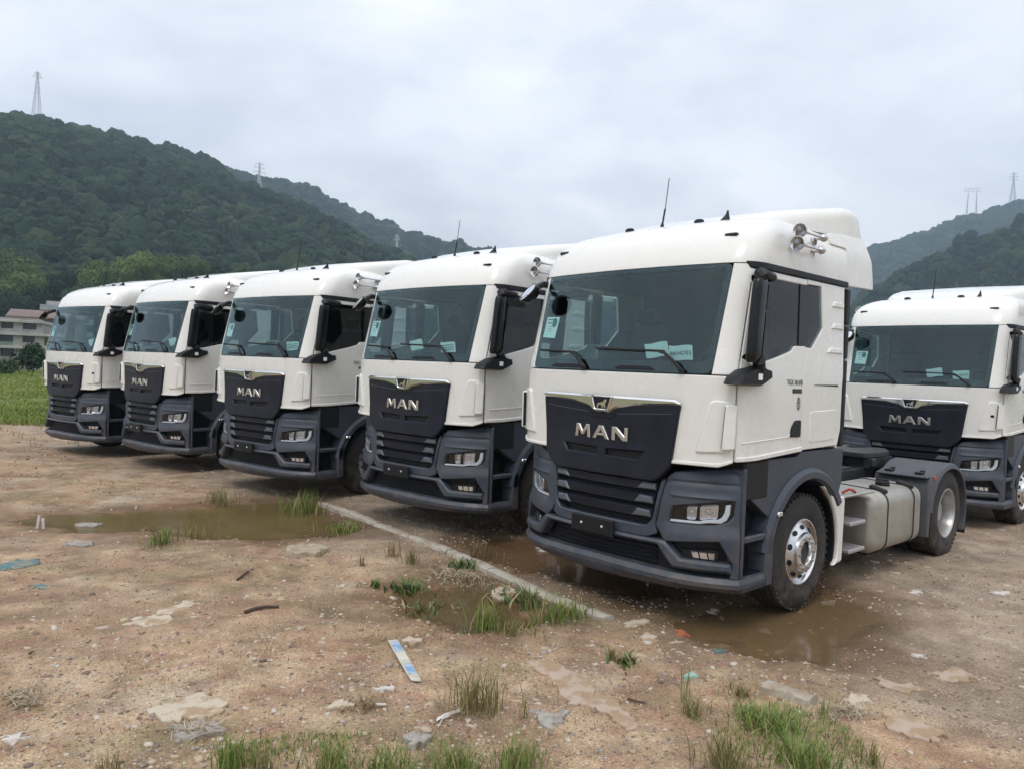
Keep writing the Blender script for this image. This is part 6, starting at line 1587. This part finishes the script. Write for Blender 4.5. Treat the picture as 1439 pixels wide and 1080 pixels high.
def stick(name, px, r, m, lab, cat, seed=0, lift=.012):
    pts = [G(*p) for p in px]; o0 = pts[0]; q = random.Random(seed); base = gz(*o0)
    mb = MB(); mb.tube([(x - o0[0], y - o0[1], gz(x, y) - base + lift + q.uniform(0, .008)) for x, y in pts], [r * (1 - .5 * k / len(pts)) for k in range(len(pts))], 6)
    o = mb.build(name, M[m]); o.location = (*o0, base); return tag(o, lab, cat)
stick('twig', [(344, 863), (358, 859), (374, 856), (392, 855)], .016, 'twig', 'dark curved twig on the dirt, right of the two pale slabs', 'twig', 1)
stick('twig', [(41, 926), (46, 922), (44, 917)], .008, 'twig', 'short dark twig in the left part of the dirt', 'twig', 2)
stick('twig', [(882, 984), (893, 988), (906, 991)], .009, 'twig', 'dark twig above the lower right tufts', 'twig', 3)
stick('twig', [(333, 816), (345, 809), (350, 807)], .010, 'twig', 'dark twig left of the crumpled sack', 'twig', 4)
stick('white_stick', [(528, 995), (543, 996)], .010, 'litter', 'short white stick right of the brownish weed', 'stick', 5)
e = empty('torn_ribbon', (*G(628, 1016), gz(*G(628, 1016)))); tag(e, 'white torn plastic ribbon lying crosswise below the big olive tuft', 'ribbon')
for pts in ([(613, 1018), (625, 1014), (646, 1004)], [(616, 1027), (622, 1018), (634, 1010)]):
    w = [G(*p) for p in pts]; mb = MB(); rings = []
    for k, (x, y) in enumerate(w):
        x -= e.location.x; y -= e.location.y; h = .012 + .014 * (k == 1); rings.append([(x, y - .012, h), (x, y + .012, h + .008), (x, y + .012, h + .010), (x, y - .012, h + .002)])
    mb.ring(rings); mb.build('strand', M['litter'], e)
for k, (u, lab) in enumerate(((53, 'short white stake standing in the far left end of the puddle, left of a pair'), (61, 'short white stake standing in the far left end of the puddle, right of a pair'))):
    x, y = G(u, 741); mb = MB(); mb.box(-.016, .016, -.008, .008, -.08, .15 - .03 * k, .004, Matrix.Rotation(.12 - .2 * k, 3, 'Y')); o = mb.build('white_stake', M['litter']); o.location = (x, y, gz(x, y)); tag(o, lab, 'stake')
GM['straw'] = grass_mat('pale_straw', (.33, .27, .18), (.50, .43, .31))
def straw(u, v, wpx, n, lab, seed):
    x, y = G(u, v); s = math.hypot(x, y) / FPX; r = np.random.default_rng(seed); q = r.normal(size=(n, 2)) * wpx * s * .3
    co, f, t = blades(r, q[:, 0], q[:, 1] * .8, ground_z(x + q[:, 0], y + q[:, 1]) - gz(x, y) + .004, .05, .008, 3.0, .25)
    co[:, 2] = np.clip(co[:, 2], -.03, .06); o = grass_obj('straw_heap', co, f, t, 'straw'); o.location = (x, y, gz(x, y)); tag(o, lab, 'straw', 'heaps of pale fibre')
straw(645, 812, 100, 260, 'pale heap of fibre between the kerb and the small puddle', 91)
straw(1185, 1000, 60, 160, 'pale heap of fibre above the bright lower right grass', 92)
straw(275, 1030, 50, 80, 'pale fibre below the large stone slab', 93)
straw(30, 985, 60, 120, 'thin pale fibre at the left edge above the white plastic scrap', 94)

# ------------------------------------------------------------------ humid air
hz = bpy.data.materials.new('humid_air'); hz.use_nodes = True
n_, l_ = hz.node_tree.nodes, hz.node_tree.links
n_.remove(n_['Principled BSDF']); pv = n_.new('ShaderNodeVolumePrincipled')
pv.inputs['Color'].default_value = (.58, .79, .98, 1); pv.inputs['Density'].default_value = .00050; pv.inputs['Anisotropy'].default_value = .2
l_.new(pv.outputs[0], n_['Material Output'].inputs['Volume'])
mb = MB(); mb.box(-2100, 2100, -2100, 2100, -1.6, 640)
h = mb.build('haze', hz, smooth=False); tag(h, kind='stuff')
